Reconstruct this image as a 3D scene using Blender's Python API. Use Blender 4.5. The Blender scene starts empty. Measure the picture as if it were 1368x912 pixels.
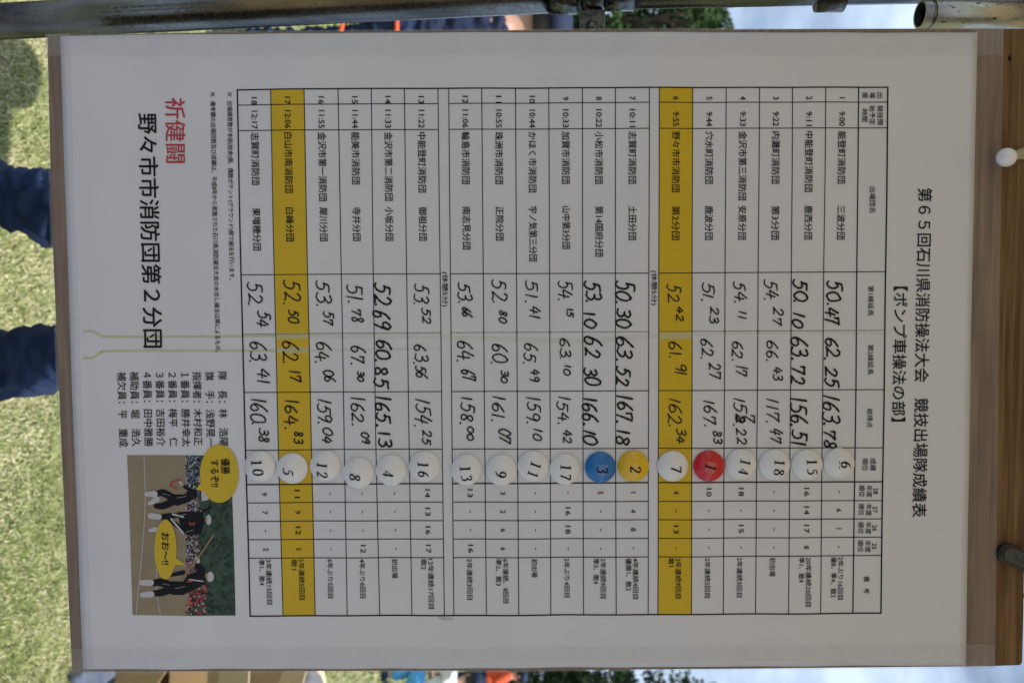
import bpy, bmesh, math, random
import numpy as np
from mathutils import Vector, Matrix, noise
random.seed(7)
RNG = np.random.default_rng(7)
R = math.radians
SC = bpy.context.scene
C = SC.collection

# ------------------------------------------------------------------ camera
FPX = 1065.0                      # focal length in photograph pixels (1368 wide)
CAMZ = 1.48
cam_d = bpy.data.cameras.new('camera')
cam = bpy.data.objects.new('camera', cam_d); C.objects.link(cam)
cam_d.sensor_width = 36.0
cam_d.lens = FPX * 36.0 / 1368.0
cam_d.clip_start = 0.02
cam_d.clip_end = 6000
# the camera is held sideways: picture right = world up, picture up = world left
cam.matrix_world = Matrix(((0, -1, 0, 0), (0, 0, -1, 0), (1, 0, 0, CAMZ), (0, 0, 0, 1)))
cam_d.dof.use_dof = True
cam_d.dof.focus_distance = 0.745
cam_d.dof.aperture_fstop = 8.0
SC.camera = cam

# ------------------------------------------------------------------ light
SUN_EL, SUN_AZ = 57.6, 48.5       # azimuth measured from +X towards -Y
az = R(SUN_AZ)
sdir = Vector((math.cos(az) * math.cos(R(SUN_EL)), -math.sin(az) * math.cos(R(SUN_EL)), math.sin(R(SUN_EL))))
sun_d = bpy.data.lights.new('sun', 'SUN'); sun_d.energy = 4.8; sun_d.angle = R(0.5); sun_d.color = (1, .955, .89)
sun = bpy.data.objects.new('sun', sun_d); C.objects.link(sun)
sun.rotation_euler = (-sdir).to_track_quat('-Z', 'Y').to_euler()
sun.location = (6, -6, 12)

W = bpy.data.worlds.new('World'); SC.world = W; W.use_nodes = True
wn, wl = W.node_tree.nodes, W.node_tree.links
wn.clear()
sky = wn.new('ShaderNodeTexSky'); sky.sky_type = 'NISHITA'; sky.sun_disc = False
sky.sun_elevation = R(SUN_EL)
sky.sun_rotation = math.atan2(sdir.x, sdir.y)
sky.air_density = 1.0; sky.dust_density = 1.6; sky.ozone_density = 1.0
tc = wn.new('ShaderNodeTexCoord')
mp = wn.new('ShaderNodeMapping'); mp.inputs['Scale'].default_value = (1.0, 1.0, 2.6)
nz = wn.new('ShaderNodeTexNoise'); nz.inputs['Scale'].default_value = 2.3; nz.inputs['Detail'].default_value = 7; nz.inputs['Roughness'].default_value = .55
rp = wn.new('ShaderNodeValToRGB'); rp.color_ramp.elements[0].position = .34; rp.color_ramp.elements[1].position = .58
mx = wn.new('ShaderNodeMix'); mx.data_type = 'RGBA'
mx.inputs['B'].default_value = (7.0, 8.6, 11.0, 1)
bg = wn.new('ShaderNodeBackground'); bg.inputs['Strength'].default_value = 0.10
wo = wn.new('ShaderNodeOutputWorld')
wl.new(tc.outputs['Generated'], mp.inputs['Vector']); wl.new(mp.outputs[0], nz.inputs['Vector'])
wl.new(nz.outputs['Fac'], rp.inputs[0]); wl.new(rp.outputs[0], mx.inputs['Factor'])
wl.new(sky.outputs[0], mx.inputs['A']); wl.new(mx.outputs['Result'], bg.inputs[0]); wl.new(bg.outputs[0], wo.inputs[0])
SC.view_settings.view_transform = 'Standard'; SC.view_settings.look = 'None'
SC.view_settings.exposure = 0.22; SC.view_settings.gamma = 1.0
SC.cycles.max_bounces = 8; SC.cycles.transparent_max_bounces = 16
try: SC.cycles.use_denoising = True
except Exception: pass

# ------------------------------------------------------------------ helpers
def tag(o, label=None, cat=None, group=None, kind=None):
    if label: o['label'] = label
    if cat: o['category'] = cat
    if group: o['group'] = group
    if kind: o['kind'] = kind
    return o

def empty(name, loc=(0, 0, 0), label=None, cat=None, group=None):
    o = bpy.data.objects.new(name, None); C.objects.link(o); o.location = loc; o.empty_display_size = .05
    return tag(o, label, cat, group)

def mesh(name, verts, faces, mat, parent=None, smooth=False, mats=None, fm=None):
    me = bpy.data.meshes.new(name)
    me.from_pydata([tuple(map(float, v)) for v in verts], [], [tuple(f) for f in faces])
    for m in (mats or [mat]): me.materials.append(m)
    if fm is not None: me.polygons.foreach_set('material_index', fm)
    if smooth: me.polygons.foreach_set('use_smooth', [True] * len(me.polygons))
    me.update()
    o = bpy.data.objects.new(name, me); C.objects.link(o)
    if parent: o.parent = parent
    return o

class MB:
    """collects shapes in one vertex/face list"""
    def __init__(s): s.v = []; s.f = []
    def add(s, v, f):
        n = len(s.v); s.v += [tuple(p) for p in v]; s.f += [tuple(i + n for i in q) for q in f]; return s
    def box(s, c, d, M=None):
        x, y, z = d[0] / 2, d[1] / 2, d[2] / 2
        v = [Vector((c[0] + a * x, c[1] + b * y, c[2] + e * z)) if M is None else Vector(c) + M @ Vector((a * x, b * y, e * z))
             for a in (-1, 1) for b in (-1, 1) for e in (-1, 1)]
        return s.add(v, [(0, 1, 3, 2), (4, 6, 7, 5), (0, 4, 5, 1), (2, 3, 7, 6), (0, 2, 6, 4), (1, 5, 7, 3)])
    def tube(s, pts, rad, n=16, cap=True):
        pts = [Vector(p) for p in pts]; rad = rad if isinstance(rad, (list, tuple)) else [rad] * len(pts)
        v = []; f = []
        for i, p in enumerate(pts):
            t = (pts[min(i + 1, len(pts) - 1)] - pts[max(i - 1, 0)]).normalized()
            a = t.cross(Vector((.31, .95, .1))).normalized(); b = t.cross(a)
            for k in range(n):
                q = 2 * math.pi * k / n
                v.append(p + rad[i] * (math.cos(q) * a + math.sin(q) * b))
        for i in range(len(pts) - 1):
            for k in range(n):
                f.append((i * n + k, i * n + (k + 1) % n, (i + 1) * n + (k + 1) % n, (i + 1) * n + k))
        if cap: f += [tuple(range(n - 1, -1, -1)), tuple(range((len(pts) - 1) * n, len(pts) * n))]
        return s.add(v, f)
    def lathe(s, prof, n=32, M=None):
        v = []; f = []
        M = M or Matrix.Identity(4)
        for r, z in prof:
            for k in range(n):
                q = 2 * math.pi * k / n; v.append(M @ Vector((r * math.cos(q), r * math.sin(q), z)))
        for i in range(len(prof) - 1):
            for k in range(n): f.append((i * n + k, i * n + (k + 1) % n, (i + 1) * n + (k + 1) % n, (i + 1) * n + k))
        return s.add(v, f)
    def out(s, name, mat, parent=None, smooth=False, **k): return mesh(name, s.v, s.f, mat, parent, smooth, **k)

def bevel(o, w, seg=2):
    m = o.modifiers.new('bevel', 'BEVEL'); m.width = w; m.segments = seg; m.limit_method = 'ANGLE'; return o

# ------------------------------------------------------------------ materials
def newmat(name):
    m = bpy.data.materials.new(name); m.use_nodes = True
    n = m.node_tree.nodes; return m, n, m.node_tree.links, n['Principled BSDF']
def simple(name, col, rough=.6, metal=0, spec=.5, coat=0, bump=0, bscale=50, var=0, vscale=8):
    m, n, l, b = newmat(name)
    b.inputs['Base Color'].default_value = (*col, 1); b.inputs['Roughness'].default_value = rough
    b.inputs['Metallic'].default_value = metal; b.inputs['Specular IOR Level'].default_value = spec
    b.inputs['Coat Weight'].default_value = coat; b.inputs['Coat Roughness'].default_value = .12
    if bump or var:
        t = n.new('ShaderNodeTexCoord')
    if bump:
        z = n.new('ShaderNodeTexNoise'); z.inputs['Scale'].default_value = bscale; z.inputs['Detail'].default_value = 4
        u = n.new('ShaderNodeBump'); u.inputs['Strength'].default_value = bump; u.inputs['Distance'].default_value = .002
        l.new(t.outputs['Object'], z.inputs['Vector']); l.new(z.outputs['Fac'], u.inputs['Height']); l.new(u.outputs[0], b.inputs['Normal'])
    if var:
        z2 = n.new('ShaderNodeTexNoise'); z2.inputs['Scale'].default_value = vscale; z2.inputs['Detail'].default_value = 5
        r = n.new('ShaderNodeMapRange'); r.inputs['From Min'].default_value = .25; r.inputs['From Max'].default_value = .75
        r.inputs['To Min'].default_value = 1 - var; r.inputs['To Max'].default_value = 1 + var
        h = n.new('ShaderNodeHueSaturation'); h.inputs['Color'].default_value = (*col, 1)
        l.new(t.outputs['Object'], z2.inputs['Vector']); l.new(z2.outputs['Fac'], r.inputs['Value']); l.new(r.outputs[0], h.inputs['Value'])
        l.new(h.outputs[0], b.inputs['Base Color'])
    return m

M = {}
M['paper'] = simple('paper_laminated', (.73, .73, .765), .32, spec=.4, coat=.25, var=.025, vscale=14)
M['ink'] = simple('black_ink', (.008, .008, .011), .6, spec=.25)
M['pen'] = simple('felt_pen_ink', (.006, .006, .008), .55, spec=.3)
M['red_ink'] = simple('red_ink', (.50, .03, .045), .5)
M['yellow_ink'] = simple('yellow_ink', (.68, .45, .008), .42, var=.03, vscale=20)
M['bubble'] = simple('bubble_yellow', (.66, .46, .015), .42)
M['white_plastic'] = simple('white_plastic', (.83, .83, .84), .28, coat=.2, var=.03, vscale=60)
M['blue_plastic'] = simple('blue_plastic', (.012, .17, .50), .25, coat=.2)
M['red_plastic'] = simple('red_plastic', (.62, .012, .025), .25, coat=.2)
M['yellow_plastic'] = simple('yellow_plastic', (.80, .50, .015), .25, coat=.2)
M['pin'] = simple('pin_plastic', (.90, .91, .94), .03, spec=.9, coat=1)
M['black_rubber'] = simple('black_rubber', (.012, .012, .013), .35, coat=.4)
M['tag_grey'] = simple('tag_grey', (.06, .072, .066), .4, bump=.4, bscale=900)
M['skin'] = simple('skin', (.52, .30, .21), .5)
M['hair'] = simple('hair', (.012, .010, .009), .55)
M['navy'] = simple('navy_cloth', (.010, .018, .055), .8, bump=.5, bscale=350, var=.2, vscale=9)
M['workblue'] = simple('work_blue_cloth', (.0075, .023, .072), .8, bump=.5, bscale=350, var=.3, vscale=9)
M['orange'] = simple('orange_cloth', (.72, .10, .03), .7)
M['gold'] = simple('gold_buckle', (.75, .55, .16), .25, metal=1)
M['white_cloth'] = simple('white_cloth', (.75, .75, .76), .8)
M['shoe'] = simple('white_shoe', (.72, .72, .68), .5)
M['sky_cloth'] = simple('light_blue_cloth', (.10, .42, .75), .7)
M['bark'] = simple('bark', (.09, .065, .045), .9, bump=1, bscale=12)
M['card'] = simple('cardboard', (.36, .235, .11), .8, var=.10, vscale=6)
M['card_in'] = simple('cardboard_pale', (.58, .46, .29), .8, var=.08, vscale=6)
M['bluefilm'] = simple('blue_grey_plastic', (.08, .10, .15), .7, var=.15, vscale=12)
M['greybag'] = simple('grey_bag', (.24, .23, .24), .6, bump=.5, bscale=60)
M['print_black'] = simple('printed_black', (.008, .008, .012), .6, spec=.25)
M['print_sand'] = simple('printed_sand', (.30, .24, .15), .45, var=.10, vscale=60)
M['print_green'] = simple('printed_green', (.028, .06, .038), .45, var=.75, vscale=160)
M['print_white'] = simple('printed_white', (.55, .55, .57), .45)
M['print_orange'] = simple('printed_orange', (.62, .10, .02), .45)
M['print_red'] = simple('printed_red', (.50, .03, .05), .45)
M['print_blue'] = simple('printed_blue', (.06, .12, .26), .45)
M['print_tan'] = simple('printed_tan', (.34, .22, .10), .45)
M['print_grey'] = simple('printed_grey', (.26, .26, .27), .45)
M['cord'] = simple('cord', (.5, .5, .46), .8)

def wood():
    m, n, l, b = newmat('brown_plywood')
    t = n.new('ShaderNodeTexCoord'); mp = n.new('ShaderNodeMapping'); mp.inputs['Scale'].default_value = (2.2, 1, 60)
    z = n.new('ShaderNodeTexNoise'); z.inputs['Scale'].default_value = 3.0; z.inputs['Detail'].default_value = 8; z.inputs['Roughness'].default_value = .62
    z.inputs['Distortion'].default_value = .6
    r = n.new('ShaderNodeValToRGB'); e = r.color_ramp.elements
    e[0].position = .37; e[0].color = (.12, .060, .022, 1); e[1].position = .66; e[1].color = (.27, .16, .075, 1)
    l.new(t.outputs['Object'], mp.inputs[0]); l.new(mp.outputs[0], z.inputs['Vector']); l.new(z.outputs['Fac'], r.inputs[0])
    l.new(r.outputs[0], b.inputs['Base Color']); b.inputs['Roughness'].default_value = .55; b.inputs['Specular IOR Level'].default_value = .25
    u = n.new('ShaderNodeBump'); u.inputs['Strength'].default_value = .35; u.inputs['Distance'].default_value = .0006
    l.new(z.outputs['Fac'], u.inputs['Height']); l.new(u.outputs[0], b.inputs['Normal'])
    return m
M['wood'] = wood()

def ribtape(name, axis, alpha=.12):
    m, n, l, b = newmat(name)
    b.inputs['Base Color'].default_value = (.68, .68, .70, 1); b.inputs['Roughness'].default_value = .4
    b.inputs['Specular IOR Level'].default_value = .3
    t = n.new('ShaderNodeTexCoord'); sp = n.new('ShaderNodeSeparateXYZ'); l.new(t.outputs['Object'], sp.inputs[0])
    def wave(out, pitch):
        a = n.new('ShaderNodeMath'); a.operation = 'MULTIPLY'; a.inputs[1].default_value = 2 * math.pi / pitch
        s = n.new('ShaderNodeMath'); s.operation = 'SINE'; l.new(out, a.inputs[0]); l.new(a.outputs[0], s.inputs[0]); return s.outputs[0]
    w1 = wave(sp.outputs['Z' if axis == 'v' else 'X'], .00150)
    w2 = wave(sp.outputs['X' if axis == 'v' else 'Z'], .0021)
    z = n.new('ShaderNodeTexNoise'); z.inputs['Scale'].default_value = 45; z.inputs['Detail'].default_value = 3; l.new(t.outputs['Object'], z.inputs['Vector'])
    a1 = n.new('ShaderNodeMath'); a1.operation = 'MULTIPLY_ADD'; a1.inputs[1].default_value = .06; a1.inputs[2].default_value = alpha - .02
    l.new(w1, a1.inputs[0])
    a2 = n.new('ShaderNodeMath'); a2.operation = 'MULTIPLY_ADD'; a2.inputs[1].default_value = .015; l.new(w2, a2.inputs[0]); l.new(a1.outputs[0], a2.inputs[2])
    a3 = n.new('ShaderNodeMath'); a3.operation = 'MULTIPLY_ADD'; a3.inputs[1].default_value = .12; l.new(z.outputs['Fac'], a3.inputs[0]); l.new(a2.outputs[0], a3.inputs[2])
    # printed paper below shows through almost unchanged because the tape is thin and pale
    l.new(a3.outputs[0], b.inputs['Alpha'])
    return m
M['tape_v'] = ribtape('ribbed_clear_tape', 'v'); M['tape_u'] = ribtape('ribbed_clear_tape_cross', 'u')

def clear(name, col, alpha, rough=.3):
    m, n, l, b = newmat(name)
    b.inputs['Base Color'].default_value = (*col, 1); b.inputs['Roughness'].default_value = rough; b.inputs['Alpha'].default_value = alpha; b.inputs['Specular IOR Level'].default_value = .25
    return m
M['film'] = clear('clear_film', (.9, .9, .92), .10, .12)
M['film_strong'] = clear('clear_film_cloudy', (.9, .75, .75), .16, .12)
M['stain'] = clear('pale_yellow_ink', (.62, .66, .12), .36, .5)
M['stain_pale'] = clear('bleached_ink', (.72, .72, .42), .62, .5)

def galv(name, c0, c1, rough):
    m, n, l, b = newmat(name)
    t = n.new('ShaderNodeTexCoord'); z = n.new('ShaderNodeTexNoise'); z.inputs['Scale'].default_value = 22; z.inputs['Detail'].default_value = 6
    mp = n.new('ShaderNodeMapping'); mp.inputs['Scale'].default_value = (2, 2, .5)
    r = n.new('ShaderNodeValToRGB'); e = r.color_ramp.elements; e[0].position = .35; e[0].color = (*c0, 1); e[1].position = .65; e[1].color = (*c1, 1)
    l.new(t.outputs['Object'], mp.inputs[0]); l.new(mp.outputs[0], z.inputs['Vector']); l.new(z.outputs['Fac'], r.inputs[0]); l.new(r.outputs[0], b.inputs['Base Color'])
    s = n.new('ShaderNodeTexNoise'); s.inputs['Scale'].default_value = 260; s.inputs['Detail'].default_value = 3; l.new(t.outputs['Object'], s.inputs['Vector'])
    q = n.new('ShaderNodeMapRange'); q.inputs['From Min'].default_value = .35; q.inputs['From Max'].default_value = .7; q.inputs['To Min'].default_value = rough - .08; q.inputs['To Max'].default_value = rough + .14
    l.new(s.outputs['Fac'], q.inputs['Value']); l.new(q.outputs[0], b.inputs['Roughness'])
    b.inputs['Metallic'].default_value = 1
    return m
M['galv'] = galv('galvanised_steel', (.09, .095, .09), (.20, .205, .20), .24)
M['galv_light'] = galv('worn_steel', (.52, .53, .47), (.66, .67, .6), .34)
_m = M['galv_light']; _n, _l = _m.node_tree.nodes, _m.node_tree.links; _b = _n['Principled BSDF']; _b.inputs['Metallic'].default_value = .75
_t = _n.new('ShaderNodeTexCoord'); _p = _n.new('ShaderNodeMapping'); _p.inputs['Scale'].default_value = (1, 1, .45); _z = _n.new('ShaderNodeTexNoise'); _z.inputs['Scale'].default_value = 330; _z.inputs['Detail'].default_value = 2
_r = _n.new('ShaderNodeValToRGB'); _r.color_ramp.elements[0].position = .64; _r.color_ramp.elements[0].color = (1, 1, 1, 1); _r.color_ramp.elements[1].position = .70; _r.color_ramp.elements[1].color = (.12, .12, .10, 1)
_x = _n.new('ShaderNodeMix'); _x.data_type = 'RGBA'; _x.blend_type = 'MULTIPLY'; _x.inputs['Factor'].default_value = 1
_src = _b.inputs['Base Color'].links[0].from_socket
_l.new(_t.outputs['Object'], _p.inputs[0]); _l.new(_p.outputs[0], _z.inputs['Vector']); _l.new(_z.outputs['Fac'], _r.inputs[0]); _l.new(_src, _x.inputs['A']); _l.new(_r.outputs[0], _x.inputs['B']); _l.new(_x.outputs['Result'], _b.inputs['Base Color'])
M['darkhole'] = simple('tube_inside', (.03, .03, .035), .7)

def canvas():
    m = bpy.data.materials.new('tent_canvas'); m.use_nodes = True; n = m.node_tree.nodes; l = m.node_tree.links
    n.remove(n['Principled BSDF']); o = n['Material Output']
    d = n.new('ShaderNodeBsdfDiffuse'); d.inputs[0].default_value = (.60, .47, .29, 1)
    t = n.new('ShaderNodeBsdfTranslucent'); t.inputs[0].default_value = (.50, .36, .17, 1)
    x = n.new('ShaderNodeMixShader'); x.inputs[0].default_value = .32
    l.new(d.outputs[0], x.inputs[1]); l.new(t.outputs[0], x.inputs[2]); l.new(x.outputs[0], o.inputs[0]); return m
M['canvas'] = canvas()

def groundmat():
    m, n, l, b = newmat('lawn_ground')
    t = n.new('ShaderNodeTexCoord')
    a = n.new('ShaderNodeTexNoise'); a.inputs['Scale'].default_value = 1.6; a.inputs['Detail'].default_value = 5
    c = n.new('ShaderNodeTexNoise'); c.inputs['Scale'].default_value = 70; c.inputs['Detail'].default_value = 6; c.inputs['Roughness'].default_value = .7
    r1 = n.new('ShaderNodeValToRGB'); e = r1.color_ramp.elements; e[0].position = .38; e[0].color = (.10, .14, .045, 1); e[1].position = .62; e[1].color = (.27, .26, .13, 1)
    r2 = n.new('ShaderNodeValToRGB'); e = r2.color_ramp.elements; e[0].position = .3; e[0].color = (.45, .45, .45, 1); e[1].position = .7; e[1].color = (1.35, 1.3, 1.2, 1)
    x = n.new('ShaderNodeMix'); x.data_type = 'RGBA'; x.blend_type = 'MULTIPLY'; x.inputs['Factor'].default_value = 1
    l.new(t.outputs['Object'], a.inputs['Vector']); l.new(t.outputs['Object'], c.inputs['Vector'])
    l.new(a.outputs['Fac'], r1.inputs[0]); l.new(c.outputs['Fac'], r2.inputs[0]); l.new(r1.outputs[0], x.inputs['A']); l.new(r2.outputs[0], x.inputs['B'])
    l.new(x.outputs['Result'], b.inputs['Base Color']); b.inputs['Roughness'].default_value = .95
    return m
M['ground'] = groundmat()

def tinted(name, cols, rough=.7, trans=0):
    """colour picked from a ramp by the mesh's per-vertex 'tint' value (each blade or leaf has its own)"""
    m, n, l, b = newmat(name)
    a = n.new('ShaderNodeAttribute'); a.attribute_name = 'tint'
    r = n.new('ShaderNodeValToRGB'); el = r.color_ramp.elements
    el[0].position = 0; el[0].color = (*cols[0], 1); el[1].position = 1; el[1].color = (*cols[-1], 1)
    for i, c in enumerate(cols[1:-1]):
        x = el.new((i + 1) / (len(cols) - 1)); x.color = (*c, 1)
    l.new(a.outputs['Fac'], r.inputs[0]); l.new(r.outputs[0], b.inputs['Base Color']); b.inputs['Roughness'].default_value = rough
    b.inputs['Specular IOR Level'].default_value = .3
    return m
M['blade'] = tinted('grass_blades', [(.07, .11, .025), (.18, .25, .06), (.32, .355, .125), (.50, .47, .25), (.66, .60, .40)])
M['leaf'] = tinted('broad_leaves', [(.012, .030, .008), (.024, .055, .012), (.042, .085, .020), (.075, .12, .030)])
M['needle'] = tinted('conifer_leaves', [(.010, .028, .012), (.020, .050, .018), (.035, .080, .022)])

# ------------------------------------------------------------------ board frame (solved from the poster's four corners, size A1)
BR = Matrix.Rotation(R(0), 3, 'X')
def rodr(r):
    v = Vector(r); th = v.length; return Matrix.Rotation(th, 3, v.normalized())
BR = rodr((R(-.02), R(-.33), R(2.79)))
BT = Vector((.0144, .7483, CAMZ + .0089))
BM = BR.to_4x4(); BM.translation = BT
BN = BR @ Vector((0, 1, 0)); BU = BR @ Vector((1, 0, 0)); BV = BR @ Vector((0, 0, 1))
CAM = Vector((0, 0, CAMZ))
nBN, nBU, nBV = np.array(BN), np.array(BU), np.array(BV)
tP = float(BN.dot(BT - CAM)); rel = np.array(CAM - BT)
def plane(px, py):
    """points of the board plane (local u, v in metres) for arrays of photograph measurements"""
    px = np.asarray(px, float); py = np.asarray(py, float)
    d = np.stack([(py - 456) / FPX, np.ones_like(px), (px - 684) / FPX], -1)
    X = rel + d * (tP / (d @ nBN))[..., None]
    return X @ nBU, X @ nBV
def at(px, py, depth):
    return Vector(((py - 456) / FPX * depth, depth, CAMZ + (px - 684) / FPX * depth))
def wave(u, v):
    return .00040 * (2 + np.sin(v * 74 + 1.9 * np.sin(u * 6 + v * 4)) + .8 * np.sin(v * 41 + u * 11)) + .00060 * (1 + np.sin(u * 31 + 1.3 * np.sin(v * 9)) * .5 + .5 * np.sin(v * 23 + u * 8 + 1)) + .0009 * np.exp(-((v - .02) / .10) ** 2) * (1 + np.sin(u * 12)) * .3
def loc3(px, py, off):
    u, v = plane(px, py)
    return np.stack([u, -(off + wave(u, v)), v], -1)
def on_board(o):
    o.matrix_world = BM.copy(); return o

# ------------------------------------------------------------------ ground, grass
def ground():
    n = 60; s = np.sinh(np.linspace(-6.2, 6.2, n)); s = s / s[-1] * 900
    v = [(x, y, 0) for y in s for x in s]
    f = [(j * n + i, j * n + i + 1, (j + 1) * n + i + 1, (j + 1) * n + i) for j in range(n - 1) for i in range(n - 1)]
    tag(mesh('ground', v, f, M['ground'], smooth=True), kind='structure')
ground()
M['bounce_paving'] = simple('grey_bounce_paving', (.185, .195, .235), .85, bump=.5, bscale=120, var=.08, vscale=5)
def bounce_path():  # unseen paving, added so neutral light bounces onto the board instead of green
    v = [(-14, -5.5, .012), (14, -5.5, .012), (14, 1.05, .012), (-14, 1.05, .012), (-14, -5.5, -.1), (14, -5.5, -.1), (14, 1.05, -.1), (-14, 1.05, -.1)]
    tag(mesh('bounce_path', v, [(0, 1, 2, 3), (0, 4, 5, 1), (1, 5, 6, 2), (2, 6, 7, 3), (3, 7, 4, 0)], M['bounce_paving']), kind='structure')
bounce_path()

def blades(name, x0, x1, y0, y1, count, hmin, hmax, wid, flat=.5):
    n = count
    x = RNG.uniform(x0, x1, n); y = RNG.uniform(y0, y1, n)
    h = RNG.uniform(hmin, hmax, n); a = RNG.uniform(0, 2 * np.pi, n); lean = RNG.uniform(.2, 1.6, n) * (1 + flat * RNG.random(n))
    w = wid * RNG.uniform(.45, 1.25, n); b = a + np.pi / 2 + RNG.normal(0, .5, n)
    patch = .5 + .5 * np.sin(x * 3.1 + 1.7 * np.sin(y * 2.3)) * np.sin(y * 3.7 + x * 1.9 + 1)
    t = np.clip(RNG.beta(1.6, 1.8, n) * .75 + .30 * patch, 0, 1)
    cl = np.sin(x * 23 + 2 * np.sin(y * 17)) * np.sin(y * 29 + 2 * np.sin(x * 13)); h = h * (1 + .45 * cl); t = np.clip(t - .12 * cl, 0, 1)
    dead = RNG.random(n) < .22; lean[dead] = 2.6; h[dead] *= .62; t[dead] = np.clip(t[dead] + .35, 0, 1)
    el = np.arctan2(1, lean)
    tx = np.cos(a) * np.cos(el) * h; ty = np.sin(a) * np.cos(el) * h; tz = np.sin(el) * h
    base = np.where(dead, .012, 0)
    wx = np.cos(b) * w / 2; wy = np.sin(b) * w / 2
    P = np.zeros((n, 5, 3))
    P[:, 0] = np.stack([x - wx, y - wy, base], 1); P[:, 1] = np.stack([x + wx, y + wy, base], 1)
    P[:, 2] = np.stack([x + tx * .5 + wx * .8, y + ty * .5 + wy * .8, base + tz * .65], 1); P[:, 3] = np.stack([x + tx * .5 - wx * .8, y + ty * .5 - wy * .8, base + tz * .65], 1)
    P[:, 4] = np.stack([x + tx, y + ty, base + tz * .95], 1)
    me = bpy.data.meshes.new(name)
    me.vertices.add(n * 5); me.vertices.foreach_set('co', P.ravel())
    o = np.arange(n) * 5
    quad = np.stack([o, o + 1, o + 2, o + 3], 1); tri = np.stack([o + 3, o + 2, o + 4], 1)
    loops = np.concatenate([quad.ravel(), tri.ravel()])
    me.loops.add(len(loops)); me.loops.foreach_set('vertex_index', loops.astype(np.int32))
    me.polygons.add(2 * n)
    me.polygons.foreach_set('loop_start', np.concatenate([np.arange(n) * 4, 4 * n + np.arange(n) * 3]).astype(np.int32))
    me.update(calc_edges=True)
    at_ = me.attributes.new('tint', 'FLOAT', 'POINT'); at_.data.foreach_set('value', np.repeat(t, 5).astype(np.float32))
    me.materials.append(M['blade'])
    ob = bpy.data.objects.new(name, me); C.objects.link(ob)
    return tag(ob, 'short dry and green lawn grass', None, None, 'stuff')
blades('grass', -1.6, 1.75, 1.85, 3.1, 170000, .010, .038, .0028)
blades('grass', -4.0, 4.6, 3.1, 7.5, 110000, .02, .06, .0075)
blades('grass', -8, 11, 7.5, 17, 70000, .03, .08, .020)

# ------------------------------------------------------------------ trees
def leafmesh(name, pts, size, mat, tints):
    n = len(pts); nrm = RNG.normal(size=(n, 3)); nrm /= np.linalg.norm(nrm, axis=1)[:, None]
    up = RNG.normal(size=(n, 3)); a = np.cross(nrm, up); a /= np.linalg.norm(a, axis=1)[:, None]; b = np.cross(nrm, a)
    s = size * RNG.uniform(.6, 1.3, n)[:, None]
    P = np.stack([pts - a * s, pts - b * s * .5, pts + a * s, pts + b * s * .5], 1)
    me = bpy.data.meshes.new(name); me.vertices.add(4 * n); me.vertices.foreach_set('co', P.ravel())
    me.loops.add(4 * n); me.loops.foreach_set('vertex_index', np.arange(4 * n, dtype=np.int32))
    me.polygons.add(n); me.polygons.foreach_set('loop_start', (np.arange(n) * 4).astype(np.int32)); me.update(calc_edges=True)
    t = me.attributes.new('tint', 'FLOAT', 'POINT'); t.data.foreach_set('value', np.repeat(tints, 4).astype(np.float32))
    me.materials.append(mat); return me

def tree_meshes(kind, H, rad, nleaf):
    mb = MB(); crown = []; tn = []
    mb.tube([(0, 0, -.1), (.05, .02, H * .3), (-.05, .05, H * .6), (.03, 0, H * .93)], [.24, .19, .12, .03], 10)
    if kind == 'broad':
        blobs = []
        for k in range(46):
            zz = random.uniform(.16, .95); rr = rad * math.sqrt(max(0, 1 - ((zz - .5) / .5) ** 2)) * random.uniform(.35, 1.0)
            q = random.uniform(0, 2 * math.pi); c = Vector((rr * math.cos(q), rr * math.sin(q), zz * H))
            blobs.append((c, random.uniform(.45, .95)))
            mb.tube([(0, 0, max(.2, zz - .22) * H), c * .55 + Vector((0, 0, .4 * (zz - .05) * H)), c], [.07, .045, .012], 5)
        for c, r in blobs:
            n = int(nleaf / len(blobs)); d = RNG.normal(size=(n, 3)); d /= np.linalg.norm(d, axis=1)[:, None]
            crown.append(np.array(c) + d * (r * RNG.random(n) ** .45)[:, None] * [1.15, 1.15, .75]); tn.append(np.clip(RNG.normal(.45 + random.uniform(-.2, .2), .22, n), 0, 1))
    else:
        z = .09 * H
        while z < H * .97:
            fr = 1 - (z / H); L = rad * (fr ** .8) + .15
            for k in range(9):
                q = random.uniform(0, 2 * math.pi); l = L * random.uniform(.7, 1.12); dz = .12 * l
                e = Vector((l * math.cos(q), l * math.sin(q), z + dz))
                mb.tube([(0, 0, z), e], [.035 * fr + .01, .006], 4)
                n = max(8, int(nleaf / 260 * l / rad * 1.6)); t = RNG.uniform(.15, 1.02, n)
                p = np.array([0, 0, z]) * (1 - t)[:, None] + np.array(e) * t[:, None] + RNG.normal(size=(n, 3)) * ([.16, .16, .09])
                crown.append(p); tn.append(np.clip(RNG.normal(.5, .25, n), 0, 1))
            z += random.uniform(.26, .42)
    pts = np.concatenate(crown); tt = np.concatenate(tn)
    return mb, leafmesh('crown', pts, .115 if kind == 'broad' else .10, M['leaf'] if kind == 'broad' else M['needle'], tt)

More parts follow.
